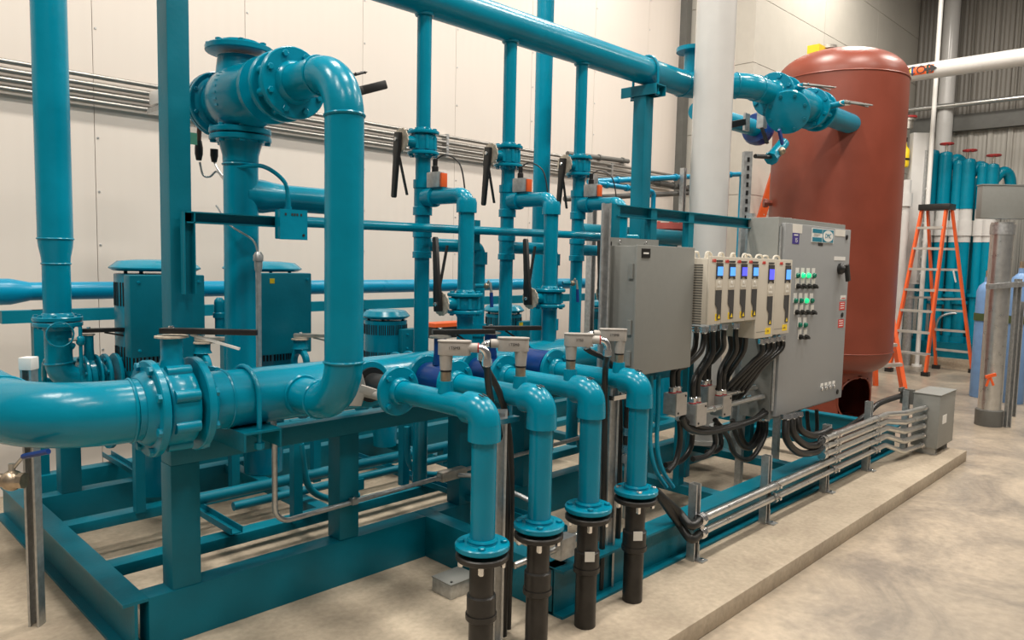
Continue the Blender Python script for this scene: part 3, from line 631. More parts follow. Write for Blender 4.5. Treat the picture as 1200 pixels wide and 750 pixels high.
# --- white PVC riser
wpx = at(834, 150, Y=2.78); wp = thing('white_pipe', 'glossy white vertical plastic pipe in front of the overhead header', 'pipe', (wpx.x, 2.78, ZT))
run(wp, [(wpx.x, 2.78, ZT), (wpx.x, 2.78, 5.2)], .137, n=36, material=WHITE)
G().lathe((wpx.x, 2.78, ZT), Z_, [(0, .18), (.03, .18), (.03, .15), (.12, .15), (.12, .137)], 30).make('socket', WHITE, wp)
# ================================================================ drops in front
DY, DZ, DR = 1.85, 1.07, .0445
drops = [1.762, 2.058, 2.357, 2.692]
order = ('nearest', 'second', 'third', 'farthest')
fz = .59
CONZ = 1.09
for k, x in enumerate(drops):
    o = order[k]
    # header stub with flange (part of the header)
    G().lathe((x, HY-HR+.02, DZ), -Y_, [(0, .05), (.03, .0465), (.075, .0465)], 22).make('stub', TEAL, hd)
    flange(hd, (x, 2.545, DZ), Y_, .098, .02, .047, 8, .010, 1, .012)
    dp = thing('drop_pipe', o+' teal drop pipe, flanged to the header and elbowed down in front of the skid', 'pipe', (x, DY, fz), 'teal drop pipes in front of the header')
    flange(dp, (x, 2.345, DZ), Y_, .098, .02, DR, 4, .012, -1, .02)
    run(dp, [(x, 2.34, DZ), (x, DY+.075, DZ)], DR-.002, n=26)
    G().torus((x, 2.315, DZ), Y_, DR, .006, 22, 6).make('weld_bead', TEAL, dp)
    # socket elbow
    arc = [Vector((x, DY+.05-.05*math.sin(a), DZ-.05+.05*math.cos(a))) for a in [math.pi/2*j/8 for j in range(9)]]
    G().tube(arc, DR+.012, 24).make('elbow', TEAL, dp)
    G().lathe((x, DY+.05, DZ), Y_, [(-.005, DR+.012), (.03, DR+.013), (.035, DR+.013), (.04, DR)], 24).make('socket', TEAL, dp)
    G().lathe((x, DY, DZ-.05), -Z_, [(-.005, DR+.012), (.03, DR+.014), (.055, DR+.014), (.06, DR)], 24).make('socket', TEAL, dp)
    run(dp, [(x, DY, fz), (x, DY, DZ-.09)], DR, n=26)
    flange(dp, (x, DY, fz), Z_, .097, .022, DR, 4, .013, 1, .018, bmat=CHROME if k == 3 else TEAL)
    G().torus((x, DY, fz+.022), Z_, DR+.003, .008, 22, 6).make('weld_bead', TEAL, dp)
    for q_ in (-.012, .004): G().bar((x+q_, DY+.018, DZ+DR+.0115), (x+q_, DY-.006, DZ+DR+.0065), X_, .006, .003).make('ink_mark', INK, dp)
    # thermowell boss on the lateral
    hy = 2.06 if k == 0 else 1.965
    G().lathe((x, hy, DZ+DR-.012), Z_, [(0, .030), (.045, .026)], 18).make('boss', TEAL, dp)
    # conduit body sensor
    cb = thing('conduit_outlet', o+' grey cast conduit outlet on its drop pipe, elbow fitting at one end', 'conduit fitting', (x, hy, DZ+DR+.03), 'grey conduit outlets on the drop pipes')
    c0 = Vector((x, hy, DZ+DR+.032)); flip = 1 if k in (0, 2) else -1
    G().lathe(c0, Z_, [(0, .020), (.035, .020)], 14).make('nipple', BRASS, cb); G().lathe(c0+Z_*.035, Z_, [(0, .021), (.008, .021)], 14).make('seal', BLACK, cb)
    G().lathe(c0+Z_*.042, Z_, [(0, .021), (.04, .024), (.07, .026)], 14).make('hub', CONB, cb)
    e = Vector((math.sin(.75), -math.cos(.75), 0))*flip      # long axis roughly across the view
    b0 = c0+Z_*.125; wv = Vector((-e.y, e.x, 0)); poly = []
    for j in range(20):
        a = 2*math.pi*j/20; r_ = .026; poly.append((.034*(1 if math.cos(a) > 0 else -1)+r_*math.cos(a), r_*math.sin(a)))
    bc_ = b0+e*.03
    G().prism(poly, bc_-Z_*.028, e, wv, Z_, .048).make('housing', CONB, cb, bev=.003)
    G().prism([(a*1.04, b*1.08) for a, b in poly], bc_+Z_*.0205, e, wv, Z_, .005).make('lid', CONB, cb)
    text(('1TSM3', '1TSM3', '2TS3', '2TSM3')[k], .015, bc_+Vector((-.66, -.75, 0))*.0285+Z_*.0, (.75, -.66, 0), Z_, INK, 'marking', cb)
    f0 = bc_+e*.058
    G().cyl(f0-e*.005, f0+e*.03, .0175, n=14).make('collar', CONB, cb); G().torus(f0+e*.03, e, .016, .003, 14, 6).make('seal', RED if flip > 0 else BLACK, cb)
    arc = [f0+e*(.03+.032*math.sin(a))-Z_*(.032-.032*math.cos(a)) for a in [math.pi/2*j/6 for j in range(7)]]
    arc.append(arc[-1]-Z_*.012); G().tube(arc, .015, 12).make('elbow_fitting', CHROME, cb); G().lathe(arc[-1], -Z_, [(-.004, .019), (.02, .019), (.024, .015)], 8).make('gland_nut', CHROME, cb)
    e0 = arc[-1]-Z_*.02
    tgt = ((593, 690), (602, 690), (707, 690), (726, 690))[k]; Yt = (1.99, 2.02, 1.99, 2.02)[k]
    hz = thing('flexible_cable', 'black flexible conduit falling from the '+o+' conduit outlet', 'cable', at(*tgt, Y=Yt), 'black conduits falling from the conduit outlets')
    mid = (((575, 468), (594, 560)), ((590, 475), (599, 560)), ((709, 445), (708, 560)), ((722, 440), (726, 560)))[k]
    pts = spline([e0, at(*mid[0], Y=Yt), at(*mid[1], Y=Yt), Vector((at(*mid[1], Y=Yt).x, Yt, .11))], 8)
    G().tube(pts, .0135, 10).make('hose', CABLE, hz)
    # black polymer pipe to the pad
    bp_ = thing('black_pipe', o+' black polymer pipe rising out of the pad to its drop flange', 'pipe', (x, DY, .09), 'black polymer pipes under the drop flanges')
    z1 = fz-.026
    bf = flange(bp_, (x, DY, z1-.012), Z_, .094, .022, DR, 4, .011, -1, .012, material=BPIPE, bmat=CHROME, bh=.03)
    run(bp_, [(x, DY, .07), (x, DY, z1-.02)], .044, n=22, material=BPIPE)
    G().lathe((x, DY, z1-.20), -Z_, [(-.05, .044), (-.045, .052), (.02, .052), (.02, .056), (.04, .056), (.045, .050)], 22).make('coupling', BPIPE, bp_)
    if k > 1: G().prism([(-.02, -.02), (.02, -.02), (.02, .02), (-.02, .02)], (x-.035, DY-.042, z1-.16), (.75, -.66, 0), Z_, (-.66, -.75, 0), .004).make('label', PAPER, bp_)
# valves between the stub flanges and the drop flanges
x = drops[0]
bvv = thing('open_flange_valve', 'grey lever valve caught between the flanges of the nearest drop pipe', 'valve', (x, 2.45, DZ-.08))
G().lathe((x, 2.535, DZ), -Y_, [(0, .072), (.012, .072)], 24).make('gasket', BLACK, bvv)
G().cyl((x, 2.52, DZ+.03), (x, 2.355, DZ+.03), .02, n=12).make('tie_bolt', CONB, bvv); G().cyl((x-.06, 2.52, DZ-.02), (x-.06, 2.355, DZ-.02), .018, n=12).make('tie_bolt', CONB, bvv)
G().lathe((x, 2.52, DZ), -Y_, [(0, .05), (.165, .05)], 20).make('body', BLACK, bvv)
a, b = at(422, 455, Y=2.45), at(456, 466, Y=2.38)
G().bar(a, b, Z_, .032, .02).make('lever', CONB, bvv, bev=.004); pa = at(415, 455, Y=2.50)
G().prism([(-.02, -.07), (.03, -.07), (.05, 0), (.03, .07), (-.01, .06)], pa, (.7, -.7, 0), Z_, (-.7, -.7, 0), .006).make('notch_plate', CONB, bvv)
for k in (1, 2, 3):
    x = drops[k]
    if k < 3:
        lever_valve('butterfly_valve', 'blue-bodied wafer valve with black lever behind the '+order[k]+' drop pipe', (x, 2.445, DZ), Y_, .084, .17, Z_, X_*.9-Y_*.5, L=.235, neck=.10, lugs=0, body=BLUE, plate=STEEL, rn=.022, plate_r=.048, group='blue wafer valves', tilt=.35)
    else:
        t = thing('wafer_valve', 'blue wafer valve hidden behind the farthest drop pipe', 'valve', (x, 2.445, DZ-.09)); G().lathe((x, 2.53, DZ), -Y_, [(0, .06), (.01, .085), (.16, .085), (.17, .06)], 24).make('body', BLUE, t)
# strut posts beside the drops, and upper one holding the enclosures
for px_, y_, top, lab in ((587, 1.97, 481, 'strut post beside the nearest drop pipe, capped below its elbow'), (717, 2.0, 456, 'strut post beside the third drop pipe with cables strapped to it')):
    p = at(px_, 560, Y=y_); zt_ = at(px_, top, Y=y_).z
    t = thing('strut_post', 'galvanised '+lab, 'post', (p.x, y_, .09), 'galvanised strut posts by the drops'); strut(G(), (p.x, y_, .09), (p.x, y_, zt_), (.7, -.7, 0), (-.7, -.7, 0)).make('channel', GALV, t)
    G().bar((p.x-.05, y_-.02, zt_-.035), (p.x+.06, y_-.02, zt_-.035), Z_, .02, .03).make('clamp', CHROME, t)
    G().box((p.x-.05, y_-.04, .09), (p.x+.05, y_+.04, .098)).make('foot_plate', GALV, t)
p = at(709, 300, Y=2.2); t = thing('strut_post', 'tall galvanised strut post left of the plain grey enclosure', 'post', (p.x, 2.2, ZT)); strut(G(), (p.x, 2.2, ZT-.2), (p.x, 2.2, 1.87), (.7, -.7, 0), (-.7, -.7, 0), .043).make('channel', GALV, t)
# left strut post with white cap, ball valve
p = at(38, 560, D=2.95)
t = thing('strut_post', 'galvanised strut post with white plastic cap left of the big elbow', 'post', (p.x, p.y, 0)); zt_ = at(36, 430, D=2.95).z
p2 = at(36, 430, D=2.95); strut(G(), (p.x, p.y, .0), (p.x, p.y, zt_), (.7, -.7, 0), (-.7, -.7, 0), .044).make('channel', GALV, t)
G().bar((p.x, p.y, zt_-.005), (p.x, p.y, zt_+.045), (.7, -.7, 0), .05, .05).make('cap', WPLAS, t, bev=.004)
a = at(14, 563, D=2.4); t = thing('ball_valve', 'brass ball valve with long blue handle at the left picture edge', 'valve', a-Z_*.05)
G().cyl(a+V(-.4, .4, 0), a, .022, n=14).make('pipe', BRASS, t); G().sphere(a, .034).make('body', BRASS, t); G().lathe(a, (.7, -.7, 0), [(0, .026), (.04, .026)], 8).make('hex_end', BRASS, t)
G().cyl(a, a+Z_*.055, .009, n=8).make('stem', STEEL, t); G().tube([at(13, 555, D=2.4), at(17, 547, D=2.4), at(27, 535, D=2.39)], .006, 8).make('handle', STEEL, t); G().tube([at(27, 535, D=2.39), at(57, 529, D=2.36)], .009, 8).make('grip', BLUEH, t)
# ================================================================ thin conduit on the front rail
cx = at(322, 560, Y=2.838); cy = 2.838
t = thing('conduit', 'thin galvanised conduit standing behind the header and bending right along the beam', 'conduit', (cx.x, cy, .4))
zt_ = at(326, 312, Y=2.98).z; e1 = at(500, 575, Y=2.80)
zb_ = at(340, 612, Y=cy).z; x2 = at(515, 570, Y=cy)
seg = [Vector((cx.x, 2.97, zt_)), Vector((cx.x, 2.97, 1.0)), Vector((cx.x, cy, .90)), Vector((cx.x, cy, zb_+.01)), Vector((x2.x, cy, zb_+.03))]
pts = []
for sgm in fillet(seg, .07, 8): pts += [sgm[1], sgm[2]] if sgm[0] == 's' else sgm[1]
G().tube(pts, .0115, 12).make('tube', GALV, t)
G().lathe((cx.x, 2.97, zt_), Z_, [(-.02, .014), (0, .017), (.02, .017), (.022, .021), (.045, .021), (.06, .012)], 10).make('connector', GALV, t)
G().tube(spline([(cx.x, 2.97, zt_+.05), (cx.x-.02, 2.98, zt_+.11), (cx.x-.09, 3.04, zt_+.17), (cx.x-.12, 3.10, zt_+.25)], 6), .004, 6).make('wire', GALV, t)
for q in ((cx.x, cy-.012, at(322, 515, Y=cy).z), (at(413, 600, Y=cy).x, cy-.008, zb_+.022)):
    G().box((q[0]-.012, q[1]-.012, q[2]-.012), (q[0]+.018, q[1]+.02, q[2]+.016)).make('strap', GALV, t); bolt(t, (q[0]+.0, q[1]-.0, q[2]+.016), Z_, .007, material=CHROME)
t = thing('conduit_box', 'brown-grey conduit box where the thin conduit meets the skid step', 'conduit box', (x2.x+.02, cy, zb_))
G().bar((x2.x-.0, cy, zb_+.032), (x2.x+.16, cy-.01, zb_+.038), Z_, .05, .05).make('housing', STEEL, t, bev=.008); G().cyl((x2.x-.02, cy, zb_+.03), (x2.x, cy, zb_+.03), .017, n=8).make('connector', GALV, t)
t2 = thing('conduit', 'thin galvanised conduit continuing right behind the nearest drop pipes', 'conduit', (x2.x+.16, cy, zb_)); G().cyl((x2.x+.15, cy, zb_+.038), (3.6, cy, zb_+.06), .0115, n=12).make('tube', GALV, t2)
G().box((2.86, cy-.02, zb_+.03), (2.89, cy+.012, zb_+.075)).make('strap', GALV, t2)
t3 = thing('conduit', 'short bent flexible conduit from the brown-grey box down to the skid', 'conduit', (x2.x+.3, 2.6, .3)); G().tube(spline([(x2.x+.1, cy-.03, zb_+.03), (x2.x+.15, cy-.12, zb_+.03), (x2.x+.22, cy-.3, zb_-.02), (x2.x+.25, cy-.42, zb_-.06), (x2.x+.25, cy-.42, .31)], 6), .012, 10).make('hose', GALV, t3)
# low pipes and lines under the pumps
for k, (y, z, r_) in enumerate(((3.55, .40, .028), (3.45, .36, .022), (4.65, .42, .035), (3.70, .345, .018))):
    t = thing('low_line', ['upper', 'front', 'rear', 'thin'][k]+' teal line lying low across the skid under the pumps', 'pipe', (2.4, y, z-r_), 'low teal lines under the pumps'); run(t, [(1.35+.25*k, y, z), (3.8, y, z)], r_, n=14, material=TEALF)
    for q in (2.3, 3.0, 3.7): G().box((q, y-.03, ZT), (q+.04, y+.03, z)).make('support', TEALF, t)
for k, (a, b, c_, d_) in enumerate((((477, 500), (481, 545), (510, 556), (560, 545)), ((352, 520), (362, 570), (390, 585), (420, 580)), ((668, 470), (672, 500), (680, 525), (694, 545)))):
    t = thing('flexible_conduit', ['ribbed teal conduit looping under the header between the second and third column', 'ribbed teal conduit drooping under the header beside the second column', 'teal conduit curving down behind the third drop pipe'][k], 'conduit', at(*d_, Y=3.3))
    G().tube(spline([at(*a, Y=3.2), at(*b, Y=3.2), at(*c_, Y=3.2), at(*d_, Y=3.2)], 8), .017, 10).make('hose', TEALF, t)
p = at(486, 506, Y=3.2); t = thing('junction_box', 'small dark teal junction box under the header rail', 'junction box', p-Z_*.1); G().box(p-V(.04, .03, .07), p+V(.04, .03, .06)).make('box', TEALF, t, bev=.004); G().lathe(p+Z_*.06, Z_, [(0, .015), (.04, .015)], 8).make('gland', TEALF, t)
# ================================================================ enclosures
FY = 2.05
def pxbox(xl, xr, yt, yb, Y): a = at(xl, yt, Y=Y); b = at(xr, yb, Y=Y); return a.x, b.x, b.z, a.z
x0 = at(748, 288, Y=FY).x; x1 = at(814, 291, Y=FY).x; z1 = at(748, 288, Y=FY).z; z0 = at(744, 440, Y=FY).z
en = thing('enclosure', 'plain grey steel wall enclosure with black logo plate, left of the drives', 'enclosure', (x0, FY, z0))
G().box((x0, FY+.012, z0), (x1, FY+.165, z1)).make('body', GREY, en, bev=.004)
dr = G().box((x0-.006, FY, z0-.004), (x1+.006, FY+.012, z1+.004)).make('door', GREY, en, bev=.004)
lx = at(752, 291, Y=FY).x; G().box((lx, FY-.003, z1-.055), (lx+.07, FY, z1-.012)).make('logo_plate', BLACK, dr)
G().box((lx+.012, FY-.0045, z1-.038), (lx+.055, FY-.003, z1-.03)).make('logo_stripe', WPLAS, dr)
for zz in (z1-.12, (z0+z1)/2-.08, z0+.08): G().box((x0-.012, FY+.02, zz-.035), (x0, FY+.045, zz+.035)).make('hinge', GREY, en)
G().box((x0-.01, FY+.155, z1), (x1-.1, FY+.165, z1+.04)).make('mounting_flange', GREY, en); G().box((x0-.03, FY+.155, z0), (x0, FY+.165, z1+.02)).make('mounting_flange', GREY, en)
for xx in (x0+.06, x1-.22): bolt(en, (xx, FY+.155, z1+.02), -Y_, .009, material=CHROME)
# drives
def drive(k, xl, xr, yt, yb, Y, dep, lcd, big):
    a = at(xl, yt, Y=Y); b = at(xr, yt, Y=Y); z1 = a.z; z0 = at(xl, yb, Y=Y).z; x0, x1 = a.x, b.x; W = x1-x0; H = z1-z0
    names = ('first drive from the left, ventilated side showing', 'second drive from the left with pale blue screen', 'third drive from the left with deep blue screen', 'fourth drive from the left, last of the shorter ones', 'fifth drive, left of the two taller ones', 'rightmost drive, next to the control panel')
    th = thing('variable_speed_drive', 'off-white '+names[k], 'drive', (x0, Y, z0), 'off-white motor drives')
    G().box((x0+.002, Y+.012, z0), (x1-.002, Y+dep, z1-.012)).make('housing', BEIGE, th, bev=.006)
    fr_ = G().box((x0+.001, Y, z0), (x1-.001, Y+.012, z1)).make('front_cover', BEIGE, th, bev=.003)
    cxk = x0+W*(.72 if not big else .72); wk = .032 if not big else .034; zk = z1-.035
    dk = G().prism([(-wk, -H*.235), (-wk, 0), (wk, 0), (wk, -H*.235), (wk*.5, -H*.205), (-wk*.5, -H*.205)], (cxk, Y, zk), X_, Z_, -Y_, .006).make('keypad_bezel', CHAR, th)
    G().box((cxk-wk*.82, Y-.0085, zk-H*.185), (cxk+wk*.82, Y-.006, zk-H*.055)).make('screen', LCD2 if lcd else LCD, dk)
    G().box((cxk-wk, Y-.003, z1-.028), (cxk+wk, Y, z1-.02)).make('slot', CHAR, th)
    text('ABB', .024, (x0+W*.30, Y-.001, z1-.024), X_, Z_, REDL, 'logo', th, .001)
    kp = G().box((cxk-wk, Y-.004, zk-H*.40), (cxk+wk, Y, zk-H*.24)).make('keypad', BEIGE, th, bev=.002)
    for i in range(3): G().box((cxk-wk*.7+i*wk*.5, Y-.006, zk-H*.36), (cxk-wk*.7+i*wk*.5+wk*.3, Y-.004, zk-H*.335)).make('key', PAPER, kp)
    G().lathe((cxk, Y-.004, zk-H*.29), -Y_, [(0, .010), (.002, .009)], 12).make('key', PAPER, kp)
    d0 = H*.40; d1 = H*.70 if not big else H*.66
    sp = G().add([(cxk-wk, Y-.003, zk-d0+.02), (cxk, Y-.003, zk-d0), (cxk+wk, Y-.003, zk-d0+.02), (cxk+wk, Y-.003, zk-d1-.05), (cxk-wk*.25, Y-.003, zk-d1-.05), (cxk-wk*.25, Y-.003, zk-d0-.10), (cxk-wk, Y-.003, zk-d0-.075)], [(0, 1, 4, 5, 6), (1, 2, 3, 4)]).make('dark_panel', CHAR, th, smooth=False)
    G().prism([(-.012, 0), (.012, 0), (0, .022)], (cxk+wk*.4, Y-.003, zk-d1-.043), X_, Z_, -Y_, .001).make('warning_mark', YEL, sp)
    G().box((x0+W*.55, Y-.001, z0+.018), (x0+W*.85, Y, z0+.055)).make('yellow_tag', YEL, th)
    text('D%d' % (k+1), .02, (x0+W*.70, Y-.0015, z0+.036), X_, Z_, BRASS, 'tag_text', th, .0004)
    G().box((x0+W*.05, Y-.001, zk-d1-.085), (x0+W*.7, Y+.0, zk-d1-.083)).make('seam', DGREY, th)
    if k in (0, 4):
        n = 26 if k == 0 else 0
        for i in range(n):
            for (ya, yb_) in ((Y+.04, Y+.105), (Y+.125, Y+.19)): G().box((x0+.000, ya, z1-.05-i*.0135), (x0+.004, yb_, z1-.044-i*.0135)).make('vent_slot', DGREY, th)
    for i in range(2): G().tube(spline([(x0+W*.25+i*W*.1, Y+.05+i*.07, z1-.012), (x0+W*.35, Y+.05+i*.07, z1+.018), (x0+W*.6, Y+.05+i*.07, z1+.018), (x0+W*.7, Y+.05+i*.07, z1-.012)], 4), .006, 6).make('top_vent_rib', BEIGE, th)
    return x0, x1, z0
DV = []
for k, (xl, xr, yt, yb, big) in enumerate(((832.4, 847.8, 300, 380.5, 0), (847.8, 862.3, 301, 378.5, 0), (862.3, 876, 301.5, 377, 0), (876, 889, 302, 375.5, 0), (889, 910, 303, 396.5, 1), (910, 929, 304, 392, 1))):
    DV.append(drive(k, xl, xr, yt, yb, 1.98, .235, k in (2, 4), big))
# control panel
px0, px1 = at(921, 261, Y=FY).x, at(995.7, 269, Y=FY).x; pz1 = at(921, 261, Y=FY).z; pz0 = at(912, 488, Y=FY).z
cp = thing('control_panel', 'tall grey control panel with pilot lights, switches and rotary handle', 'control panel', (px0, FY, pz0))
body = G().box((px0-.03, FY+.03, pz0-.02), (px1+.0, FY+.235, pz1+.035)).make('body', GREY, cp, bev=.005)
door = G().box((px0, FY, pz0), (px1+.03, FY+.03, pz1)).make('door', PGREY, cp, bev=.006)
G().cyl((px0-.018, FY+.02, pz0+.04), (px0-.018, FY+.02, pz1-.02), .009, n=8).make('hinge', GALV, cp)
def dpt(x, y): p = at(x, y, Y=FY); return p.x, p.z
def plate(x, y, w, h, mt, name, par, t=.0015, yy=FY): a, b = dpt(x, y); return G().box((a-w/2, yy-t, b-h/2), (a+w/2, yy, b+h/2)).make(name, mt, par)
sg = plate(964, 276.5, .36, .092, WPLAS, 'logo_sign', door, .004); a, b = dpt(964, 276.5)
G().box((a-.172, FY-.005, b+.015), (a-.018, FY-.004, b+.042)).make('sign_band', LTEAL, sg); G().box((a-.172, FY-.005, b-.042), (a-.018, FY-.004, b-.013)).make('sign_band', LTEAL, sg)
G().box((a-.010, FY-.005, b-.042), (a+.172, FY-.004, b+.042)).make('sign_field', LTEAL, sg)
G().prism([(.084*math.cos(j*math.pi/14), .038*math.sin(j*math.pi/14)) for j in range(28)], (a+.08, FY-.005, b), X_, Z_, -Y_, .001).make('logo_disc', WPLAS, sg); text('DMC', .045, (a+.08, FY-.0065, b), X_, Z_, LTEAL, 'logo_text', sg)
for i, wd in enumerate((.05, .035)): G().box((a-.15+.0, FY-.005, b+.004-i*.009), (a-.15+wd*2, FY-.0042, b+.007-i*.009)).make('print_line', GREY, sg)
plate(934.5, 268, .14, .055, PAPER, 'paper_label', door); lb = plate(932.5, 279.5, .10, .068, PURP, 'violet_label', door); a, b = dpt(932.5, 279.5)
text('15', .04, (a+.005, FY-.002, b-.012), X_, Z_, WPLAS, 'label_text', lb); G().box((a-.03, FY-.002, b+.018), (a+.03, FY-.0014, b+.026)).make('print_line', WPLAS, lb); text('-', .02, (a, FY-.002, b+.022), X_, Z_, WPLAS, 'label_text', lb)
plate(984.5, 273, .18, .046, PAPER, 'paper_label', door); plate(961.5, 286, .075, .024, BLACK, 'black_label', door); plate(984, 303, .20, .027, WPLAS, 'name_label', door)
for (x, y) in ((992, 278), (986.5, 369), (981, 459)): p = dpt(x, y); G().lathe((p[0], FY, p[1]), -Y_, [(0, .018), (.006, .018), (.008, .012)], 14).make('latch', BLACK, door)
a, b = dpt(983.5, 315); G().lathe((a, FY, b), -Y_, [(0, .04), (.02, .04), (.03, .03), (.05, .025)], 20).make('rotary_base', BLACK, door)
G().bar((a, FY-.05, b+.03), (a+.03, FY-.055, b-.085), X_, .04, .025).make('rotary_handle', BLACK, door, bev=.005); G().bar((a+.05, FY-.03, b), (a+.06, FY-.03, b-.06), X_, .012, .012).make('red_marker', RED, door)
for (x, y, h, mt) in ((988, 348.5, .030, WPLAS), (986.8, 358.5, .06, REDL), (985.3, 379, .06, REDL)):
    o = plate(x, y, .10, h, mt, 'warning_label', door); a, b = dpt(x, y)
    for i in range(3 if mt == REDL else 1): G().box((a-.035, FY-.002, b-h*.3+i*h*.28), (a+.035, FY-.0014, b-h*.3+i*h*.28+.006)).make('print_line', WPLAS if mt == REDL else REDL, o)
rows = ((321, 4, 'L', (0, 1, 1, 0)), (333.5, 4, 'S', 0), (350.5, 4, 'L', (0, 0, 1, 0)), (364, 4, 'S', 0), (379, 2, 'L', (0, 0)), (393, 2, 'S', 0))
xs0 = (934.0, 934.0, 931.5, 932.5, 936.5, 937)
for (y, n, ty, lit), xa in zip(rows, xs0):
    for i in range(n):
        x = xa+i*6.35; yy = y+i*.05; a, b = dpt(x, yy)
        q = plate(x, yy-1.5, .05, .062, WPLAS if ty == 'L' else PAPER, 'legend_plate', door)
        if ty == 'L': G().lathe((a, FY-.001, b-.010), -Y_, [(0, .017), (.012, .017), (.018, .013), (.021, .006)], 16).make('pilot_light', GLIT if lit[i] else GRN, q)
        else:
            G().lathe((a, FY-.001, b-.010), -Y_, [(0, .017), (.012, .017)], 16).make('switch_base', BLACK, q); G().bar((a-.012, FY-.02, b-.003), (a+.018, FY-.02, b-.02), Y_, .02, .012).make('switch_knob', BLACK, q)
for i in range(4):
    x, y = 963+i*4.6, 453.5-i*1.0; a, b = dpt(x, y); q = plate(x, y-2.5, .045, .02, WPLAS, 'legend_plate', door); G().lathe((a, FY, b-.012), -Y_, [(0, .015), (.006, .015), (.006, .008), (.012, .008)], 14).make('round_lock', CHROME, q)
for i in range(4): G().lathe((px0+.08+i*.07, FY+.13, pz0-.02), -Z_, [(0, .022), (.03, .022), (.035, .018)], 8).make('bottom_gland', CHROME, cp)
# panel strut legs
for k, x in enumerate((px0+.05, px1-.45)):
    t = thing('strut_post', 'galvanised strut leg under the control panel, '+('left' if k == 0 else 'right')+' one', 'post', (x, 2.31, ZT)); strut(G(), (x, 2.31, ZT-.2), (x, 2.31, 1.92), X_, Y_).make('channel', GALV, t)
# slotted strut beside the white pipe
a, b = at(876, 178, Y=2.45), at(873, 250, Y=2.45)
t = thing('slotted_strut', 'tall slotted galvanised strut behind the drives, left of the red tank', 'post', (a.x, 2.45, ZT)); o = strut(G(), (a.x, 2.45, ZT), (a.x, 2.45, a.z), (.7, -.7, 0), (.7, .7, 0), .055).make('channel', GALV, t)
for i in range(9): q = Vector((a.x, 2.45, a.z-.04-i*.055)); G().bar(q+V(-.0205, -.0205, 0), q+V(-.0205, -.0205, -.03), (.7, -.7, 0), .016, .004).make('slot', DKHOLE, o)
# junction boxes below the drives
JB = []
for k, (x, y, wd, hh, Y) in enumerate(((799, 474, .095, .115, 2.09), (822.5, 486, .095, .115, 2.06), (835, 467, .085, .14, 2.16), (852.5, 476, .09, .115, 2.10))):
    p = at(x, y, Y=Y); lab = ('leftmost of four small grey boxes hanging under the drives', 'lowest of four small grey boxes hanging under the drives', 'highest of four small grey boxes, behind the lowest one', 'rightmost of four small grey boxes, on the long conduits')[k]
    t = thing('junction_box', lab, 'junction box', (p.x, p.y, p.z-hh/2), 'small junction boxes under the drives')
    G().box((p.x-wd/2, Y+.008, p.z-hh/2), (p.x+wd/2, Y+.085, p.z+hh/2)).make('box', GALV, t, bev=.003); c_ = G().box((p.x-wd/2-.003, Y, p.z-hh/2-.003), (p.x+wd/2+.003, Y+.008, p.z+hh/2+.003)).make('cover', CONB, t)
    for sx in (-1, 1): bolt(c_, (p.x+sx*wd*.36, Y, p.z+sx*hh*.38), -Y_, .006, material=BLACK)
    for sx in (-1, 1):
        q = Vector((p.x+sx*.025, Y+.045, p.z+hh/2)); G().torus(q+Z_*.004, Z_, .019, .004, 12, 6).make('gland_seal', RED, t); G().lathe(q, Z_, [(.006, .021), (.03, .021), (.034, .017)], 8).make('gland', CHROME, t)
    JB.append((p, hh, Y))
def cable(label, pts, r=.016, group=None, glands=True, name='power_cable', m_=None):
    pts = [V(p) for p in pts]; t = thing(name, label, 'cable', pts[-1] if pts[-1].z < pts[0].z else pts[0], group); G().tube(spline(pts, 8), r, 10).make('sheath', m_ or CABLE, t)
    if glands:
        d0 = (pts[1]-pts[0]).normalized(); G().lathe(pts[0]-d0*.012, d0, [(0, r*1.5), (.028, r*1.5), (.034, r*1.15)], 8).make('gland', CHROME, t)
    return t
# cables from the drives down to the boxes
cg = 'black cables below the drives'
gl = [(816, 385), (825, 386), (830.5, 385), (835.5, 384), (841.5, 383), (848.5, 382), (856, 381.5), (862.5, 381), (868.5, 380.5), (874.5, 379.5)]
ends = [(0, -1), (0, 1), (1, -1), (1, 1), (2, -1), (2, 1), (3, -1), (3, 1)]
ordn = ('first', 'second', 'third', 'fourth', 'fifth', 'sixth', 'seventh', 'eighth', 'ninth', 'tenth')
for i in range(10):
    yy = 2.06 if i % 2 else 2.15; a = at(gl[i][0], gl[i][1], Y=yy); a.z -= .0
    if i < 2: e = Vector((JB[0][0].x+(i*2-1)*.025, JB[0][2]+.045, JB[0][0].z+JB[0][1]/2+.03))
    elif i < 4: e = Vector((JB[1][0].x+(i*2-5)*.025, JB[1][2]+.045, JB[1][0].z+JB[1][1]/2+.03))
    elif i < 6: e = Vector((JB[2][0].x+(i*2-9)*.025, JB[2][2]+.045, JB[2][0].z+JB[2][1]/2+.03))
    elif i < 8: e = Vector((JB[3][0].x+(i*2-13)*.025, JB[3][2]+.045, JB[3][0].z+JB[3][1]/2+.03))
    else: e = at(845+6*(i-8), 462, Y=2.2)
    pts = [a, a-Z_*.06, a.lerp(e, .30)+V(.01, -.02, -.03), a.lerp(e, .62)+V(-.01, .0, .0), e+Z_*.09, e]
    cable('black power cable, '+ordn[i]+' from the left hanging under the shorter drives', pts, .0155, cg)
gl2 = [(893, 399.5), (899, 398.5), (905, 397.5), (911, 396.5), (916.5, 395.5)]
for i in range(5):
    a = at(gl2[i][0], gl2[i][1], Y=2.02+.02*(i % 2)); e = at(838+5.5*i, 468+i*1.2, Y=2.26)
    cable('black power cable, '+ordn[i]+' from the left under the two taller drives', [a, a-Z_*.07, at(882+i*3.0, 424+i*1.2, Y=2.06), at(858+i*4.5, 448+i*1.5, Y=2.14), e], .0155, 'black cables below the taller drives')
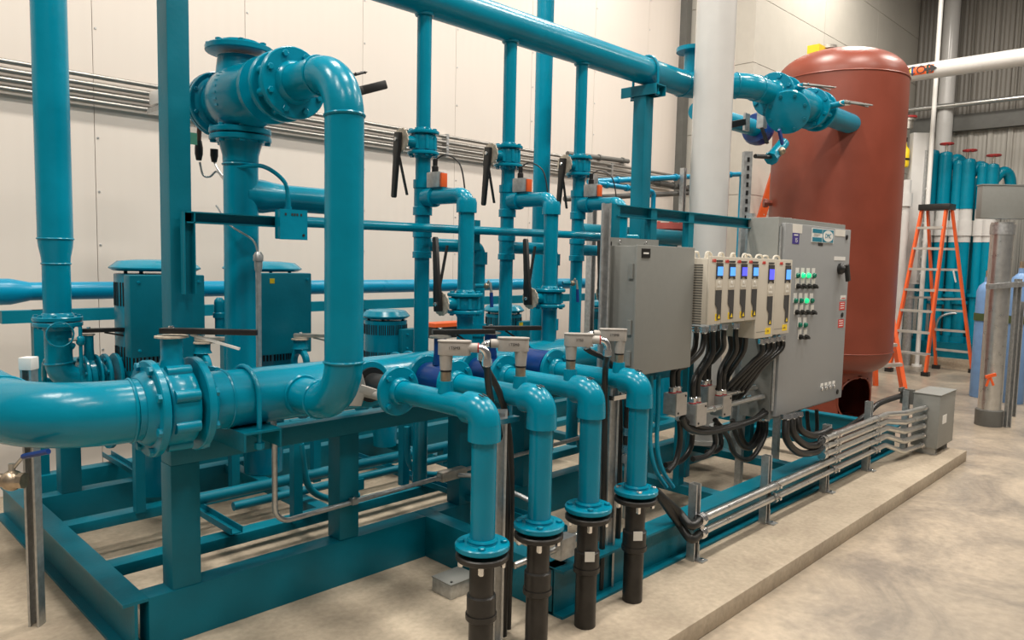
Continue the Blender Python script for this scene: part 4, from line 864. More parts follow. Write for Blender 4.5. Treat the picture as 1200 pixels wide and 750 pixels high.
# conduits between the boxes and the panel side
for k, (xa, ya, xb, yb, Y) in enumerate(((846, 463, 897, 450, 2.17), (817, 484, 902, 464, 2.12))):
    a = at(xb, yb, Y=Y); b = at(xa, ya, Y=Y); a.x = px0-.035
    t = thing('conduit', ('upper' if k == 0 else 'lower')+' of two galvanised conduits running from the small boxes into the control panel side', 'conduit', b, 'conduits into the panel side'); G().cyl(b, (a.x, Y, b.z), .0165, n=12).make('tube', EMT, t); G().lathe((a.x-.03, Y, b.z), X_, [(0, .021), (.03, .021)], 8).make('connector', CHROME, t); G().lathe((b.x+.15, Y, b.z), X_, [(0, .019), (.03, .019)], 8).make('coupling', CHROME, t)
for k, x in enumerate((866, 873, 880, 886)):
    p = at(x, 466-k*.4, Y=2.24); t = thing('cable_connector', ('first', 'second', 'third', 'fourth')[k]+' zinc cable connector in the row behind the two panel conduits', 'connector', p, 'zinc connectors behind the conduits'); G().lathe(p, Z_*.3-Y_, [(0, .018), (.02, .018), (.02, .013), (.05, .013)], 8).make('body', CHROME, t)
# looping cables at low level
loops = ((((903, 472), (885, 490), (860, 498), (832, 503), (808, 496), (800, 488)), 2.12), (((903, 481), (880, 494), (850, 503), (825, 507), (806, 502), (799, 490)), 2.10), (((898, 490), (896, 512), (880, 537), (862, 533), (853, 512), (838, 492)), 2.15), (((894, 490), (893, 507), (882, 524), (870, 523), (862, 508), (858, 492)), 2.2), (((890, 490), (888, 505), (880, 520), (872, 518), (866, 500)), 2.25), (((836, 500), (838, 520), (828, 534), (812, 538)), 2.15), (((843, 500), (845, 520), (840, 528), (828, 530)), 2.2), (((796, 488), (797, 515), (792, 540), (783, 552)), 2.15), (((812, 505), (809, 525), (798, 540), (780, 545)), 2.2))
lpn = ('thin black cable leaving the panel side and sweeping left to the boxes', 'lower black cable sweeping left from the panel side to the boxes', 'outer black cable loop hanging below the panel side', 'middle black cable loop hanging below the panel side', 'inner black cable loop hanging below the panel side', 'black cable curling back under the boxes, left one', 'black cable curling back under the boxes, right one', 'black cable falling from the leftmost small box', 'black cable swinging left below the leftmost small box')
for (pts, Y), lab in zip(loops, lpn): cable(lab, [at(x, y, Y=Y) for x, y in pts], .0155, 'looping black cables', True, 'looping_cable')
# cables out of the panel bottom to the conduits
lo2 = ((((921, 488), (922, 515), (938, 531), (962, 528), (976, 524)), 'outer'), (((928, 487), (930, 508), (945, 522), (962, 520), (974, 515)), 'middle'), (((935, 485), (937, 502), (950, 510), (963, 508), (973, 503)), 'inner'))
for pts, n in lo2: cable(n+' of three thick black cables curving from the panel bottom into the conduits', [at(x, y, Y=1.95-.02*i) for i, (x, y) in enumerate(pts)], .023, 'thick cables under the panel', True, 'panel_cable')
cable('black cable hanging behind the panel bottom', [at(946, 482, Y=2.2), at(947, 500, Y=2.2), at(951, 512, Y=2.2), at(957, 505, Y=2.2), at(957, 480, Y=2.2)], .014, None, False, 'looping_cable')
cable('long black cable lying from the panel along the strut posts to the grey transformer box', [at(965, 510, Y=2.1), at(990, 503, Y=2.1), at(1013, 488, Y=2.0), at(1030, 473, Y=1.97), at(1055, 464, Y=1.95)], .022, None, False, 'panel_cable')
# two teal hoses by the farthest drop
for k, dx in enumerate((0, 8)):
    t = thing('teal_hose', ('left' if k == 0 else 'right')+' of two thin teal hoses curving down right of the farthest drop pipe', 'hose', at(781+dx, 570, Y=2.1), 'teal hoses by the farthest drop'); G().tube(spline([at(763+dx*1.1, 440, Y=2.12), at(763+dx, 480, Y=2.12), at(762+dx, 520, Y=2.12), at(768+dx, 550, Y=2.1), at(781+dx, 571, Y=2.08)], 8), .0115, 10).make('hose', TEAL, t)
# sensor spool with black sleeve beside the farthest drop
p = at(737, 460, Y=1.98); t = thing('sensor_spool', 'black sleeved conduit with zinc couplings left of the farthest drop pipe', 'conduit', (p.x, 1.98, .25)); q = lambda y: Vector((p.x, 1.98, at(737, y, Y=1.98).z))
G().cyl(q(520), q(445), .019, n=12).make('sleeve', CABLE, t); G().cyl(q(605), q(520), .010, n=10).make('tube', EMT, t)
for y in (505, 525, 537): G().lathe(q(y), Z_, [(-.018, .023), (.018, .023)], 8).make('coupling', CHROME if y < 530 else GALV, t)
# small boxes at floor level by the drops
p = at(660, 640, Y=2.0); t = thing('junction_box', 'small zinc box with couplings behind the second drop pipe near the floor', 'junction box', p-Z_*.06); G().box(p-V(.05, .03, .045), p+V(.05, .03, .045)).make('box', GALV, t, bev=.003); G().cyl(p-V(.05, 0, 0), p-V(.30, 0, -.0), .014, n=10).make('conduit_stub', EMT, t); G().cyl(p+V(.05, 0, .02), p+V(.34, 0, .06), .014, n=10).make('conduit_stub', EMT, t)
for s in (-1, 1): G().lathe(p+V(s*.05, 0, .02), (s, 0, 0), [(0, .02), (.025, .02)], 8).make('coupling', CHROME, t)
p = at(532, 683, Z=.13); t = thing('floor_box', 'flat grey metal box on the pad left of the nearest black pipe', 'box', (p.x, p.y, .09)); G().box((p.x-.07, p.y-.06, .09), (p.x+.09, p.y+.07, .155)).make('box', GALV, t, bev=.004); G().box((p.x-.072, p.y-.062, .155), (p.x+.092, p.y+.072, .160)).make('lid', GREY, t)
for sx in (-1, 1): bolt(t, (p.x+.01+sx*.06, p.y-.04, .16), Z_, .006, material=BLACK)
# ================================================================ conduit rack along the pad and transformer
posts = ((811, 568, 655), (895, 535, 612), (965, 499, 576), (1014, 472, 549), (1058, 459, 531))
for k, (x, yt, yb) in enumerate(posts):
    p = at(x, yb, Y=1.905); zt_ = at(x, yt, Y=1.905).z
    t = thing('strut_post', ('first', 'second', 'third', 'fourth', 'fifth')[k]+' short galvanised strut post from the left along the pad, holding the conduits', 'post', (p.x, 1.905, .09), 'short strut posts along the pad')
    strut(G(), (p.x, 1.905, .09), (p.x, 1.905, zt_), X_, -Y_, .045).make('channel', GALV, t); G().box((p.x-.01, 1.84, .09), (p.x+.045, 1.90, .097)).make('foot_bracket', GALV, t); G().box((p.x+.02, 1.88, .09), (p.x+.027, 1.92, .17)).make('foot_bracket', GALV, t); bolt(t, (p.x+.02, 1.86, .097), Z_, .01, material=CHROME)
cY = 1.862; tc_ = at(1098, 527, Y=1.66)
tfx = tc_.x
zs_t = [at(1068, y, Y=cY).z for y in (476, 486, 496, 506.5, 517.5)]
xst = [at(965, 516, Y=cY).x, at(965, 520, Y=cY).x, at(965, 528, Y=cY).x, at(822, 612, Y=cY).x, at(822, 626, Y=cY).x]
zst = [at(985, y, Y=cY).z for y in (507, 516, 524.5)]+[at(880, 582, Y=cY).z, at(880, 596, Y=cY).z]
for k in range(5):
    t = thing('conduit', ('topmost', 'second', 'third', 'fourth', 'lowest')[k]+' of five galvanised conduits bending into the grey transformer box', 'conduit', (xst[k], cY, zst[k]), 'galvanised conduits along the pad')
    zt_ = zs_t[k]; xb = 5.98
    pts = []; sg_ = [Vector((xst[k], cY, zst[k])), Vector((xb, cY, zst[k])), Vector((xb+.22, cY-.06, zt_)), Vector((tfx+.02, cY-.10, zt_))]
    for s_ in fillet(sg_, .16, 6): pts += [s_[1], s_[2]] if s_[0] == 's' else s_[1]
    G().tube(pts, .0215 if k != 4 else .018, 12).make('tube', EMT, t)
    G().lathe(pts[0]-X_*.03, X_, [(0, .029), (.05, .029), (.06, .024)], 10).make('connector', CHROME, t)
    G().lathe((tfx-.04, cY-.10, zt_), X_, [(0, .026), (.035, .026)], 10).make('locknut', CHROME, t)
    for (x, yt, yb) in posts:
        p = at(x, yb, Y=1.905).x+.0
        if p > xst[k] and p < 6.0: G().ring((p+.02, cY, zst[k]), X_, .029, .0205, .025, 14).make('clamp', CHROME, t); G().box((p+.01, cY-.045, zst[k]-.004), (p+.03, cY-.025, zst[k]+.012)).make('clamp_bolt', CHROME, t)
for k in range(2):
    z = zst[3+k]; x = xst[3+k]
    cable(('upper' if k == 0 else 'lower')+' black cable entering the two long conduits from the farthest drop', [Vector((x, cY, z)), Vector((x-.1, cY, z-.01)), at(795, 600+k*12, Y=1.93), at(778, 585+k*4, Y=1.96), at(768, 575, Y=1.99)], .022, 'black cables into the long conduits', True, 'panel_cable')
tb = at(1116, 519, Y=1.66).x; bk = at(1067, 515, X=tfx).y; tzt = at(1098, 466, Y=1.66).z
tf = thing('transformer_box', 'grey steel transformer box at the end of the pad with conduits in its side', 'transformer', (tfx, 1.66, .09))
G().box((tfx, 1.66, .15), (tb, bk+.0, tzt)).make('case', GREY, tf, bev=.006); G().box((tfx-.006, 1.654, tzt), (tb+.006, bk+.006, tzt+.006)).make('lid', GREY, tf)
G().lathe((tfx, bk-.05, tzt-.06), -X_, [(0, .022), (.003, .022)], 16).make('knockout', GREY, tf); p = at(1107, 491, Y=1.66); G().box((p.x-.06, 1.658, p.z-.035), (p.x+.05, 1.66, p.z+.035)).make('paper_label', WPLAS, tf)
for xx in (tfx+.06, tb-.1): channel(G(), (xx, 1.68, .09), (xx, bk-.02, .09), X_, Z_, .05, .06, .005).make('foot_channel', GALV, tf)
G().box((tfx-.05, bk+.08, tzt-.0), (tfx+.04, bk+.10, tzt+.03)).make('lifting_tab', DGREY, tf); G().box((tfx-.0, bk, tzt-.1), (tfx+.04, bk+.1, tzt+.02)).make('back_bracket', DGREY, tf)
# ================================================================ red tank
TX, TY, R_, TD = 7.8, 3.068, .627, 7.71
zz = lambda y, x=981: at(x, y, D=TD).z
ztop, zsh, zlo = zz(68), zz(106)+.02, .745
tk = thing('red_tank', 'tall red-brown steel tank with domed top on a skirt', 'tank', (TX, TY, 0))
G().lathe((TX, TY, zlo), Z_, [(0, R_), (zsh-zlo, R_)], 64).make('shell', TANK, tk)
hd_ = ztop-zsh; G().lathe((TX, TY, zsh), Z_, [(0, R_)]+[(hd_*math.sin(a), max(.01, R_*(math.cos(a)**.72 if a < 1.5 else .01))) for a in [math.pi/2*j/14 for j in range(1, 15)]], 64).make('dome', TANK, tk)
G().torus((TX, TY, zsh), Z_, R_, .008, 64, 6).make('weld_bead', TANK, tk); G().torus((TX, TY, zlo), Z_, R_, .007, 64, 6).make('weld_bead', TANK, tk)
G().lathe((TX, TY, zlo), -Z_, [(0, R_)]+[(.26*math.sin(a), max(.01, R_*math.cos(a)**.6)) for a in [math.pi/2*j/10*.98 for j in range(1, 11)]], 64).make('bottom_head', TANK, tk)
# skirt with round access hole
rs = .455; nA, nZ = 72, 18; g = G(); hc = 0
va = math.atan2(-TY, -TX); hc = va+.80; hz_ = .27; hr = .23
for i in range(nA):
    for j in range(nZ):
        a0, a1 = 2*math.pi*i/nA, 2*math.pi*(i+1)/nA; z0, z1 = .62*j/nZ, .62*(j+1)/nZ; am = (a0+a1)/2; zm = (z0+z1)/2
        da = (am-hc+math.pi) % (2*math.pi)-math.pi
        if (da*rs)**2+(zm-hz_)**2 < hr**2: continue
        g.add([(TX+math.cos(a)*r, TY+math.sin(a)*r, z) for r in (rs,) for a, z in ((a0, z0), (a1, z0), (a1, z1), (a0, z1))], [(0, 1, 2, 3)])
g.make('skirt', TANK, tk)
ringp = [Vector((TX+math.cos(hc+math.cos(a)*hr/rs)*rs, TY+math.sin(hc+math.cos(a)*hr/rs)*rs, hz_+math.sin(a)*hr)) for a in [2*math.pi*j/40 for j in range(41)]]
G().tube(ringp, .008, 6).make('access_hole_rim', TANK, tk)
G().lathe((TX, TY, 0), Z_, [(0, rs+.02), (.02, rs+.02), (.02, rs)], 48).make('base_ring', TANK, tk)
p = Vector((TX, TY, zz(240)))+Vector((-.66, .75, 0))*(R_-.02); G().lathe(p, (-.66, .75, 0), [(0, .03), (.06, .03), (.06, .045), (.1, .045)], 8).make('side_plug', TANK, tk)
G().lathe((TX-.1, TY+.1, ztop-.03), Z_, [(-.1, .05), (.06, .05), (.06, .08), (.09, .08)], 16).make('top_nozzle', STEEL, tk)
G().box((TX-.32, TY+.10, ztop-.12), (TX-.1, TY+.22, ztop+.04)).make('lifting_lug', YEL, tk)
# rust-red flange behind the grey box
p = at(782, 269, Y=3.5); t = thing('red_flange_pair', 'salmon red bolted flange pair seen over the plain grey enclosure', 'flange', (p.x, 3.5, p.z-.3))
G().lathe((p.x, 3.5, p.z), Z_, [(-.06, .16), (-.01, .16), (-.01, .14), (.0, .14), (.0, .165), (.05, .165)], 30).make('flange', SALM, t); G().cyl((p.x, 3.5, ZT), (p.x, 3.5, p.z-.05), .09, n=22).make('pipe', TEAL, t)
for i in range(8): a = i*math.pi/4; bolt(t, (p.x+math.cos(a)*.13, 3.5+math.sin(a)*.13, p.z+.05), Z_, .016, material=SALM)
z = at(780, 278, Y=3.3).z; t = thing('cross_pipe', 'dark teal horizontal pipe seen over the plain grey enclosure', 'pipe', (4.5, 3.3, z-.06)); run(t, [(4.0, 3.3, z), (5.6, 3.3, z)], .06, n=20, material=TEALF)
# teal thin pipes and dark pipes near the far part of the wall
def wallrun(name, lab, cat, a, b, Y, r, mt, drop=None):
    p, q = at(*a, Y=Y), at(*b, Y=Y); z = (p.z+q.z)/2; t = thing(name, lab, cat, (p.x, Y, z)); pts = [(p.x, Y, p.z), (q.x, Y, q.z)]
    if drop: pts.append((q.x, Y, drop))
    run(t, pts, r, r*1.8, 12, mt, weld=False)
    for f_ in (.15, .5, .9): G().ring(p.lerp(q, f_), q-p, r*1.35, r*.98, .03, 12).make('coupling', mt, t)
    return t
BZ = 1
wallrun('small_pipe', 'upper thin bright teal pipe behind the right tall column', 'pipe', (690, 213), (930*.935, 204), 4.3, .027, TEALB, 1.6)
wallrun('small_pipe', 'lower thin bright teal pipe behind the right tall column, bent down', 'pipe', (700, 215), (766, 225), 4.2, .024, TEALB, 1.2)
wallrun('dark_pipe', 'dark iron pipe above the wall conduits near the right tall column', 'pipe', (665, 180), (736, 189), 5.55, .028, DGREY)
wallrun('dark_pipe', 'upper dark iron pipe running to the wall strut right of the tall column', 'pipe', (764, 213), (812, 222), 4.32, .028, DGREY)
wallrun('dark_pipe', 'lower dark iron pipe running to the wall strut', 'pipe', (662, 233), (812, 226), 4.32, .026, DGREY)
p = at(758, 110, Y=3.3); t = thing('dark_pipe', 'vertical dark iron pipe along the right edge of the tall column', 'pipe', (p.x, 3.3, ZT)); run(t, [(p.x, 3.3, 1.2), (p.x, 3.3, 3.0)], .034, n=14, material=DGREY)
p, q = at(801, 197, Y=4.25), at(801, 240, Y=4.25); t = thing('wall_strut', 'short perforated galvanised strut holding the thin pipes by the corner post', 'strut', (p.x, 4.25, q.z)); strut(G(), (p.x, 4.25, .0), (p.x, 4.25, p.z), X_, -Y_, .05).make('channel', GALV, t)
p = at(697, 150, Y=4.1); t = thing('wall_strut', 'galvanised strut standing behind the right valve train', 'strut', (p.x, 4.1, .3)); zt_ = at(701, 205, Y=4.1).z; strut(G(), (p.x, 4.1, ZT), (p.x, 4.1, zt_), X_, -Y_, .06).make('channel', GALV, t)
# tank strut bracket left of the red tank
p = at(888, 228, Y=3.4)
t = thing('leaning_ladder', 'orange ladder leaning just left of the red tank, mostly hidden', 'ladder', at(835, 440, Z=0)); G().bar(at(835, 440, Z=0), at(912, 190, D=9.4), (.7, -.7, 0), .10, .05).make('rail', ORANGE, t)
G().bar(at(875, 440, Z=0), at(922, 190, D=9.5), (.7, -.7, 0), .10, .05).make('rail', ORANGE, t)
for q_ in range(1, 8): G().bar(at(835, 440, Z=0).lerp(at(912, 190, D=9.4), q_/9), at(875, 440, Z=0).lerp(at(922, 190, D=9.5), q_/9), Z_, .03, .06).make('step', ALU, t)
# sensor with mint tag behind the square column
t = thing('wall_sensor', 'black pressure sensor with mint green tag and looping lead behind the tall square column', 'sensor', at(235, 195, Y=3.5))
for x, y0, y1 in ((233, 165, 188), (251, 182, 190)):
    a, b = at(x, y0, Y=3.5), at(x, y1, Y=3.5); G().lathe(b, a-b, [(0, .012), (.03, .018), (.06, .018), ((a-b).length, .013)], 12).make('sensor_body', BLACK, t)
G().cyl(at(233, 165, Y=3.5), at(234, 140, Y=3.5), .011, n=8).make('stem', COPPER, t)
G().box(at(222, 155, Y=3.48), at(231, 170, Y=3.482)).make('mint_tag', MINT, t); G().tube(spline([at(234, 190, Y=3.5), at(238, 205, Y=3.5), at(246, 207, Y=3.5), at(254, 201, Y=3.5), at(263, 212, Y=3.4)], 6), .005, 6).make('lead', GALV, t); G().tube(spline([at(251, 190, Y=3.5), at(256, 200, Y=3.45), at(264, 210, Y=3.4)], 5), .005, 6).make('lead', GALV, t)
p = at(212, 133, Y=4.6); t = thing('wall_duct', 'white insulated pipe and grey tray end behind the tall square column', 'duct', (p.x, 4.6, p.z-.1)); q = at(238, 120, Y=4.6); G().box((p.x-.15, 4.55, p.z+.03), (q.x+.03, 4.7, q.z+.03)).make('duct', WHITE, t, bev=.02); G().box((p.x-.15, 4.5, p.z-.01), (q.x+.05, 4.72, p.z+.02)).make('tray', GALV, t)
# orange-red item on floor behind valves
p = at(522, 378, Y=4.6); t = thing('tool_crate', 'small orange and black tool crate behind the left valve train', 'crate', (p.x, 4.6, p.z-.05)); G().box((p.x-.15, 4.55, p.z-.03), (p.x+.2, 4.7, p.z)).make('tray', ORANGE, t); G().box((p.x-.15, 4.55, p.z-.12), (p.x+.2, 4.7, p.z-.03)).make('base', BLACK, t)
# ================================================================ ladders
def ladder(lab, top, fl, fr_, bl, br, nst, zt_):
    """step ladder: top cap centre, front feet (left, right), back feet"""
    th = thing('step_ladder', lab, 'ladder', (V(fl)+V(fr_))/2)
    s = (V(fr_)-V(fl)).normalized(); d = (V(bl)-V(fl)).normalized(); top = V(top); tw = .17
    for f, bk_, sg in ((V(fl), V(bl), -1), (V(fr_), V(br), 1)):
        a = top+s*sg*tw-d*.06; G().bar(f, a, s, .032, .075).make('front_rail', ORANGE, th); b = top+s*sg*tw+d*.06; G().bar(bk_, b, s, .03, .06).make('back_rail', ORANGE, th)
        G().box(f-V(.05, .05, 0), f+V(.05, .05, .06)).make('foot', BLACK, th); G().box(bk_-V(.05, .05, 0), bk_+V(.05, .05, .06)).make('foot', BLACK, th)
    G().bar(top-s*(tw+.05), top+s*(tw+.05), d, .26, .09).make('top_cap', BLACK, th, bev=.01)
    for i in range(1, nst+1):
        f = i/(nst+1); a = V(fl).lerp(top-s*tw-d*.06, f); b = V(fr_).lerp(top+s*tw-d*.06, f); G().bar(a, b, d, .09, .035).make('step', ALU, th)
        a = V(bl).lerp(top-s*tw+d*.06, f); b = V(br).lerp(top+s*tw+d*.06, f); G().bar(a, b, Z_, .035, .03).make('rear_brace', ALU, th)
    for f0 in (.25, .55): a = V(fl).lerp(top, f0); b = V(bl).lerp(top, f0)
    G().bar(V(fl).lerp(top-s*tw, .45), V(bl).lerp(top-s*tw, .45), Z_, .03, .008).make('spreader', ALU, th); G().bar(V(fr_).lerp(top+s*tw, .45), V(br).lerp(top+s*tw, .45), Z_, .03, .008).make('spreader', ALU, th)
    q = V(fr_).lerp(V(br), 0); a = V(br).lerp(top, .55); G().bar(a+s*.04, V(br).lerp(top, .62)+s*.04, s, .006, .05).make('label', WPLAS, th)
def onfloor(x, D):
    p = at(x, 430, D=D); return Vector((p.x, p.y, 0))
ladder('tall orange step ladder standing open right of the red tank', at(1098, 243, D=11.3), onfloor(1042, 11.35), onfloor(1085, 10.95), onfloor(1097, 11.8), onfloor(1140, 11.4), 7, 0)
# nearer ladder, mostly hidden by the tank
t = thing('step_ladder', 'orange step ladder mostly hidden behind the red tank, lower leg showing', 'ladder', at(1060, 470, Z=0))
a, b = at(1061, 468, Z=0), at(1030, 250, D=8.7)
b = at(1022, 245, D=9.9); G().bar(a, b, (.7, -.7, 0), .05, .09).make('front_rail', ORANGE, t); a2 = at(1026, 452, Z=0); b2 = at(1022, 245, D=10.0); G().bar(a2, b2, (.7, -.7, 0), .05, .06).make('back_rail', ORANGE, t)
for y in (404, 427): G().bar(at(1012, y+3, D=8.85), at(1050 if y < 420 else 1056, y, D=8.8), Z_, .035, .09).make('step', ALU, t)
G().bar(at(1036, 412, D=9.2), at(1090, 415, D=9.4), Z_, .02, .02).make('spreader', ALU, t)
# ================================================================ chiller tube bank
CX = 13.55
sbz = at(1085, 400, D=11.9)
bank = thing('chiller_skid', 'teal skid beam under the tube bank behind the ladder', 'skid frame', (CX-.4, 3, 0))
def P(x, y, X): return at(x, y, X=X)
a, b = P(1040, 412, 12.9), P(1145, 388, 12.9)
G().box((13.25, .6, .0), (13.35, 4.55, .16)).make('kerb', PADM, bank); G().box((13.35, .6, .16), (13.45, 4.55, .40)).make('front_beam', TEALF, bank); G().box((14.75, .6, 0.16), (14.83, 4.55, .40)).make('rear_beam', TEALF, bank); G().box((13.35, .6, .0), (14.85, 4.55, .16)).make('pad', PADM, bank)
for y in (1.2, 2.4, 3.6, 4.4): G().box((13.45, y, .3), (14.75, y+.1, .4)).make('cross_member', TEALF, bank)
tubes = ((1094, 177, 14), (1109, 179, 15), (1124, 189, 12), (1136, 187, 15), (1153, 192, 12), (1164, 193, 14))
for k, (x, y, wd) in enumerate(tubes):
    p = P(x, y, CX); t = thing('tube_column', ('first', 'second', 'third', 'fourth', 'fifth', 'sixth')[k]+' teal insulated vertical tube with white band, from the left of the bank behind the ladder', 'pipe', (p.x, p.y, .4), 'teal banded tubes behind the ladder')
    D_ = (p-CAM).dot(FWD); r = wd/2*D_/FPX; zw0, zw1 = P(x, 284, CX).z, P(x, 245, CX).z; zbm = P(x, 345+8*(k % 2), CX).z
    G().cyl((p.x, p.y, zw1), (p.x, p.y, p.z-.05), r, n=20).make('upper_tube', TEAL, t); G().lathe((p.x, p.y, p.z-.05), Z_, [(0, r), (.05, r*.8), (.07, r*.3), (.072, .01)], 20).make('cap', TEAL, t)
    G().cyl((p.x, p.y, zw0), (p.x, p.y, zw1), r*.93, n=20).make('white_band', WHITE, t); G().lathe((p.x, p.y, (zw0+zw1)/2), Z_, [(-.16, r), (-.16, r*1.12), (.08, r*1.12), (.08, r)], 20).make('coupling', WHITE, t)
    G().cyl((p.x, p.y, .45), (p.x, p.y, zw0), r*.88, n=20).make('lower_tube', TEAL, t); G().lathe((p.x, p.y, zbm), Z_, [(-.05, r), (-.05, r*1.3), (.0, r*1.3), (.0, r)], 20).make('flange', TEAL, t)
    G().cyl((p.x, p.y, .4), (p.x, p.y, .5), r*1.3, n=20).make('base', TEAL, t)
    if k % 2:
        G().cyl((p.x, p.y, p.z), (p.x, p.y, p.z+.12), .02, n=8).make('stem', STEEL, t); G().torus((p.x, p.y, p.z+.14), Z_, .09, .016, 16, 6).make('hand_wheel', RED, t); G().bar((p.x-.08, p.y, p.z+.14), (p.x+.08, p.y, p.z+.14), Z_, .015, .02).make('wheel_spoke', RED, t)
        G().tube(spline([(p.x+.05, p.y, p.z-.25), (p.x+.12, p.y-.12, p.z-.10), (p.x+.22, p.y-.2, p.z-.25), (p.x+.26, p.y-.2, p.z-.8)], 6), r*.85, 16).make('return_bend', TEAL, t)
for k, y in enumerate((345, 372)):
    p = P(1100, y, 14.02); q = P(1150, y-6, 14.0); t = thing('bank_header_pipe', ('upper' if k == 0 else 'lower')+' teal header pipe across the tube bank', 'pipe', (14.0, q.y, p.z), 'header pipes of the tube bank'); run(t, [(14.0, 4.5, p.z), (14.0, 1.3, p.z)], .11, n=20)
    for yy in (2.0, 2.8, 3.6): flange(t, (14.0, yy, p.z), Y_, .18, .05, .11, 8, .02, 1, .03)
for k, (x, w_) in enumerate(((1059, 3.9), (1078, 4.2))):
    p = P(x+20, 195, 14.45); t = thing('heat_exchanger', ('left' if k == 0 else 'right')+' large dark teal vessel at the back of the tube bank', 'vessel', (14.45, 4.1-.6*k, .4), 'dark vessels of the tube bank'); G().lathe((14.45, 4.1-.6*k, .4), Z_, [(0, .25), (.15, .28), (p.z-.9, .28), (p.z-.65, .2), (p.z-.6, .05)], 24).make('shell', TEALF, t)
    G().cyl((14.45, 4.1-.6*k, p.z-.5), (14.45, 3.81-.6*k, p.z-.5), .16, n=18).make('nozzle', TEAL, t)
# grey pump unit and hoses at floor level behind the ladder
p = at(1080, 372, X=13.6); t = thing('pump_unit', 'grey metal pump unit seen through the ladder rungs', 'pump unit', (13.7, p.y, .16)); G().box((13.5, p.y-.25, .45), (13.9, p.y+.2, p.z+.35)).make('cabinet', GALV, t, bev=.02); G().box((13.5, p.y-.25, .16), (13.9, p.y+.2, .45)).make('stand', DGREY, t); G().cyl((13.7, p.y, p.z+.3), (13.7, p.y, p.z+.8), .04, n=10).make('vent', WHITE, t)
G().tube(spline([(13.5, p.y-.24, p.z-.3), (13.42, p.y-.3, p.z), (13.45, p.y-.45, p.z+.1), (13.5, p.y-.6, p.z+.1)], 5), .018, 8).make('hose', GALV, t)
# ================================================================ white service column beside the tank
p = at(1069, 300, D=12.0); q = at(1070, 158, D=12.0); t = thing('service_column', 'white boxed service column with slotted strut right of the red tank', 'column', (p.x, p.y, 0)); wv_ = Vector((.7, -.7, 0)); fv = Vector((.72, .69, 0))
G().bar((p.x, p.y, p.z-.45), (p.x, p.y, q.z), wv_, .27, .12).make('panel', WHITE, t, bev=.01); G().bar(p+wv_*.09-fv*.07+Z_*(-.4), Vector((p.x, p.y, at(1071, 178, D=12.0).z))+wv_*.09-fv*.07, wv_, .05, .03).make('strut', GALV, t)
for i in range(6): c_ = p+wv_*.13-fv*.08+Z_*(i*.27-.3); G().sphere(c_, .045, 10).make('rivet', GALV, t)
G().cyl((p.x, p.y, 0), (p.x, p.y, p.z-.45), .07, n=14).make('stand', GALV, t)
r = at(1065, 140, D=12.0); G().lathe(r-Z_*.15, Z_, [(0, .07), (.13, .07), (.13, .1), (.17, .1)], 14).make('beacon_base', STEEL, t); G().lathe(r+Z_*.02, Z_, [(0, .12), (.03, .12), (.04, .07)], 16).make('red_cap', RED, t)
t = thing('yellow_bottle', 'small yellow bottle strapped between the red tank and white column', 'bottle', at(1057, 195, D=11.86)); b_ = at(1058, 196, D=11.86); G().lathe(b_, Z_, [(0, .07), (.03, .085), (.27, .085), (.33, .04), (.40, .03)], 18).make('body', YEL, t); G().lathe(b_+Z_*.4, Z_, [(0, .045), (.06, .045)], 12).make('cap', BLACK, t); G().ring(b_+Z_*.12, Z_, .092, .08, .03, 18).make('strap', BLACK, t)
t = thing('white_service_pipe', 'white plumbing pipe directly right of the red tank', 'pipe', at(1055, 330, D=11.75)); a, b = at(1055, 330, D=11.75), at(1055, 212, D=11.75); G().cyl((a.x, a.y, 0), (a.x, a.y, b.z), .07, n=16).make('tube', WHITE, t); G().lathe((a.x, a.y, at(1055, 235, D=11.75).z), Z_, [(-.1, .07), (-.1, .1), (.1, .1), (.1, .07)], 16).make('coupling', WHITE, t)
# overhead white line with orange marker, white drop, rod and conduit
zc = at(1095, 82, D=12.0); q = at(1095, 82, X=12.4); t = thing('overhead_white_pipe', 'white overhead pipe with orange CO2 marker at upper right', 'pipe', (12.4, q.y, q.z-.2)); rr = 9.6*((q-CAM).dot(FWD))/FPX
rw = rr; run(t, [(12.4, YJ-.02, q.z), (12.4, -3, q.z)], rw, n=28, material=WHITE, weld=False)
ya, yb_ = at(1060, 89, X=12.4-rw).y, at(1094, 84, X=12.4-rw).y
def band(name, f0, f1, mt):
    y0 = ya+(yb_-ya)*f0; y1 = ya+(yb_-ya)*f1; n = 8; vs = []; fs = []
    for j in range(n+1):
        a = math.radians(150+60*j/n); c_ = Vector((12.4+math.cos(a)*(rw+.004), 0, q.z-.0+math.sin(a)*(rw+.004)-.0)); vs += [(c_.x, y0, c_.z), (c_.x, y1, c_.z)]
    for j in range(n): fs.append((2*j, 2*j+1, 2*j+3, 2*j+2))
    return G().add(vs, fs).make(name, mt, t)
band('orange_marker', 0, .15, ORANGE); band('yellow_band', .15, .21, YEL); band('blue_band', .24, .30, BLUE); band('orange_marker', .30, .75, ORANGE); band('green_band', .75, .82, GRN); band('orange_marker', .82, 1.0, ORANGE)
text('CO2', .17, (12.4-rw-.008, ya+(yb_-ya)*.52, q.z), (0, -1, 0), Z_, INK, 'marker_text', t, .002)
G().prism([(-.09, -.02), (0, -.02), (0, -.06), (.08, 0), (0, .06), (0, .02), (-.09, .02)], (12.4-rw-.006, ya+(yb_-ya)*.91, q.z), (0, -1, 0), Z_, (-1, 0, 0), .003).make('marker_arrow', INK, t)
p = at(1108, 130, X=14.97); t = thing('white_drop_pipe', 'white vertical pipe dropping behind the tube bank', 'pipe', (14.97, p.y, 0)); G().cyl((14.97, p.y, 0), (14.97, p.y, 7.3), .13, n=22).make('tube', WHITE, t)
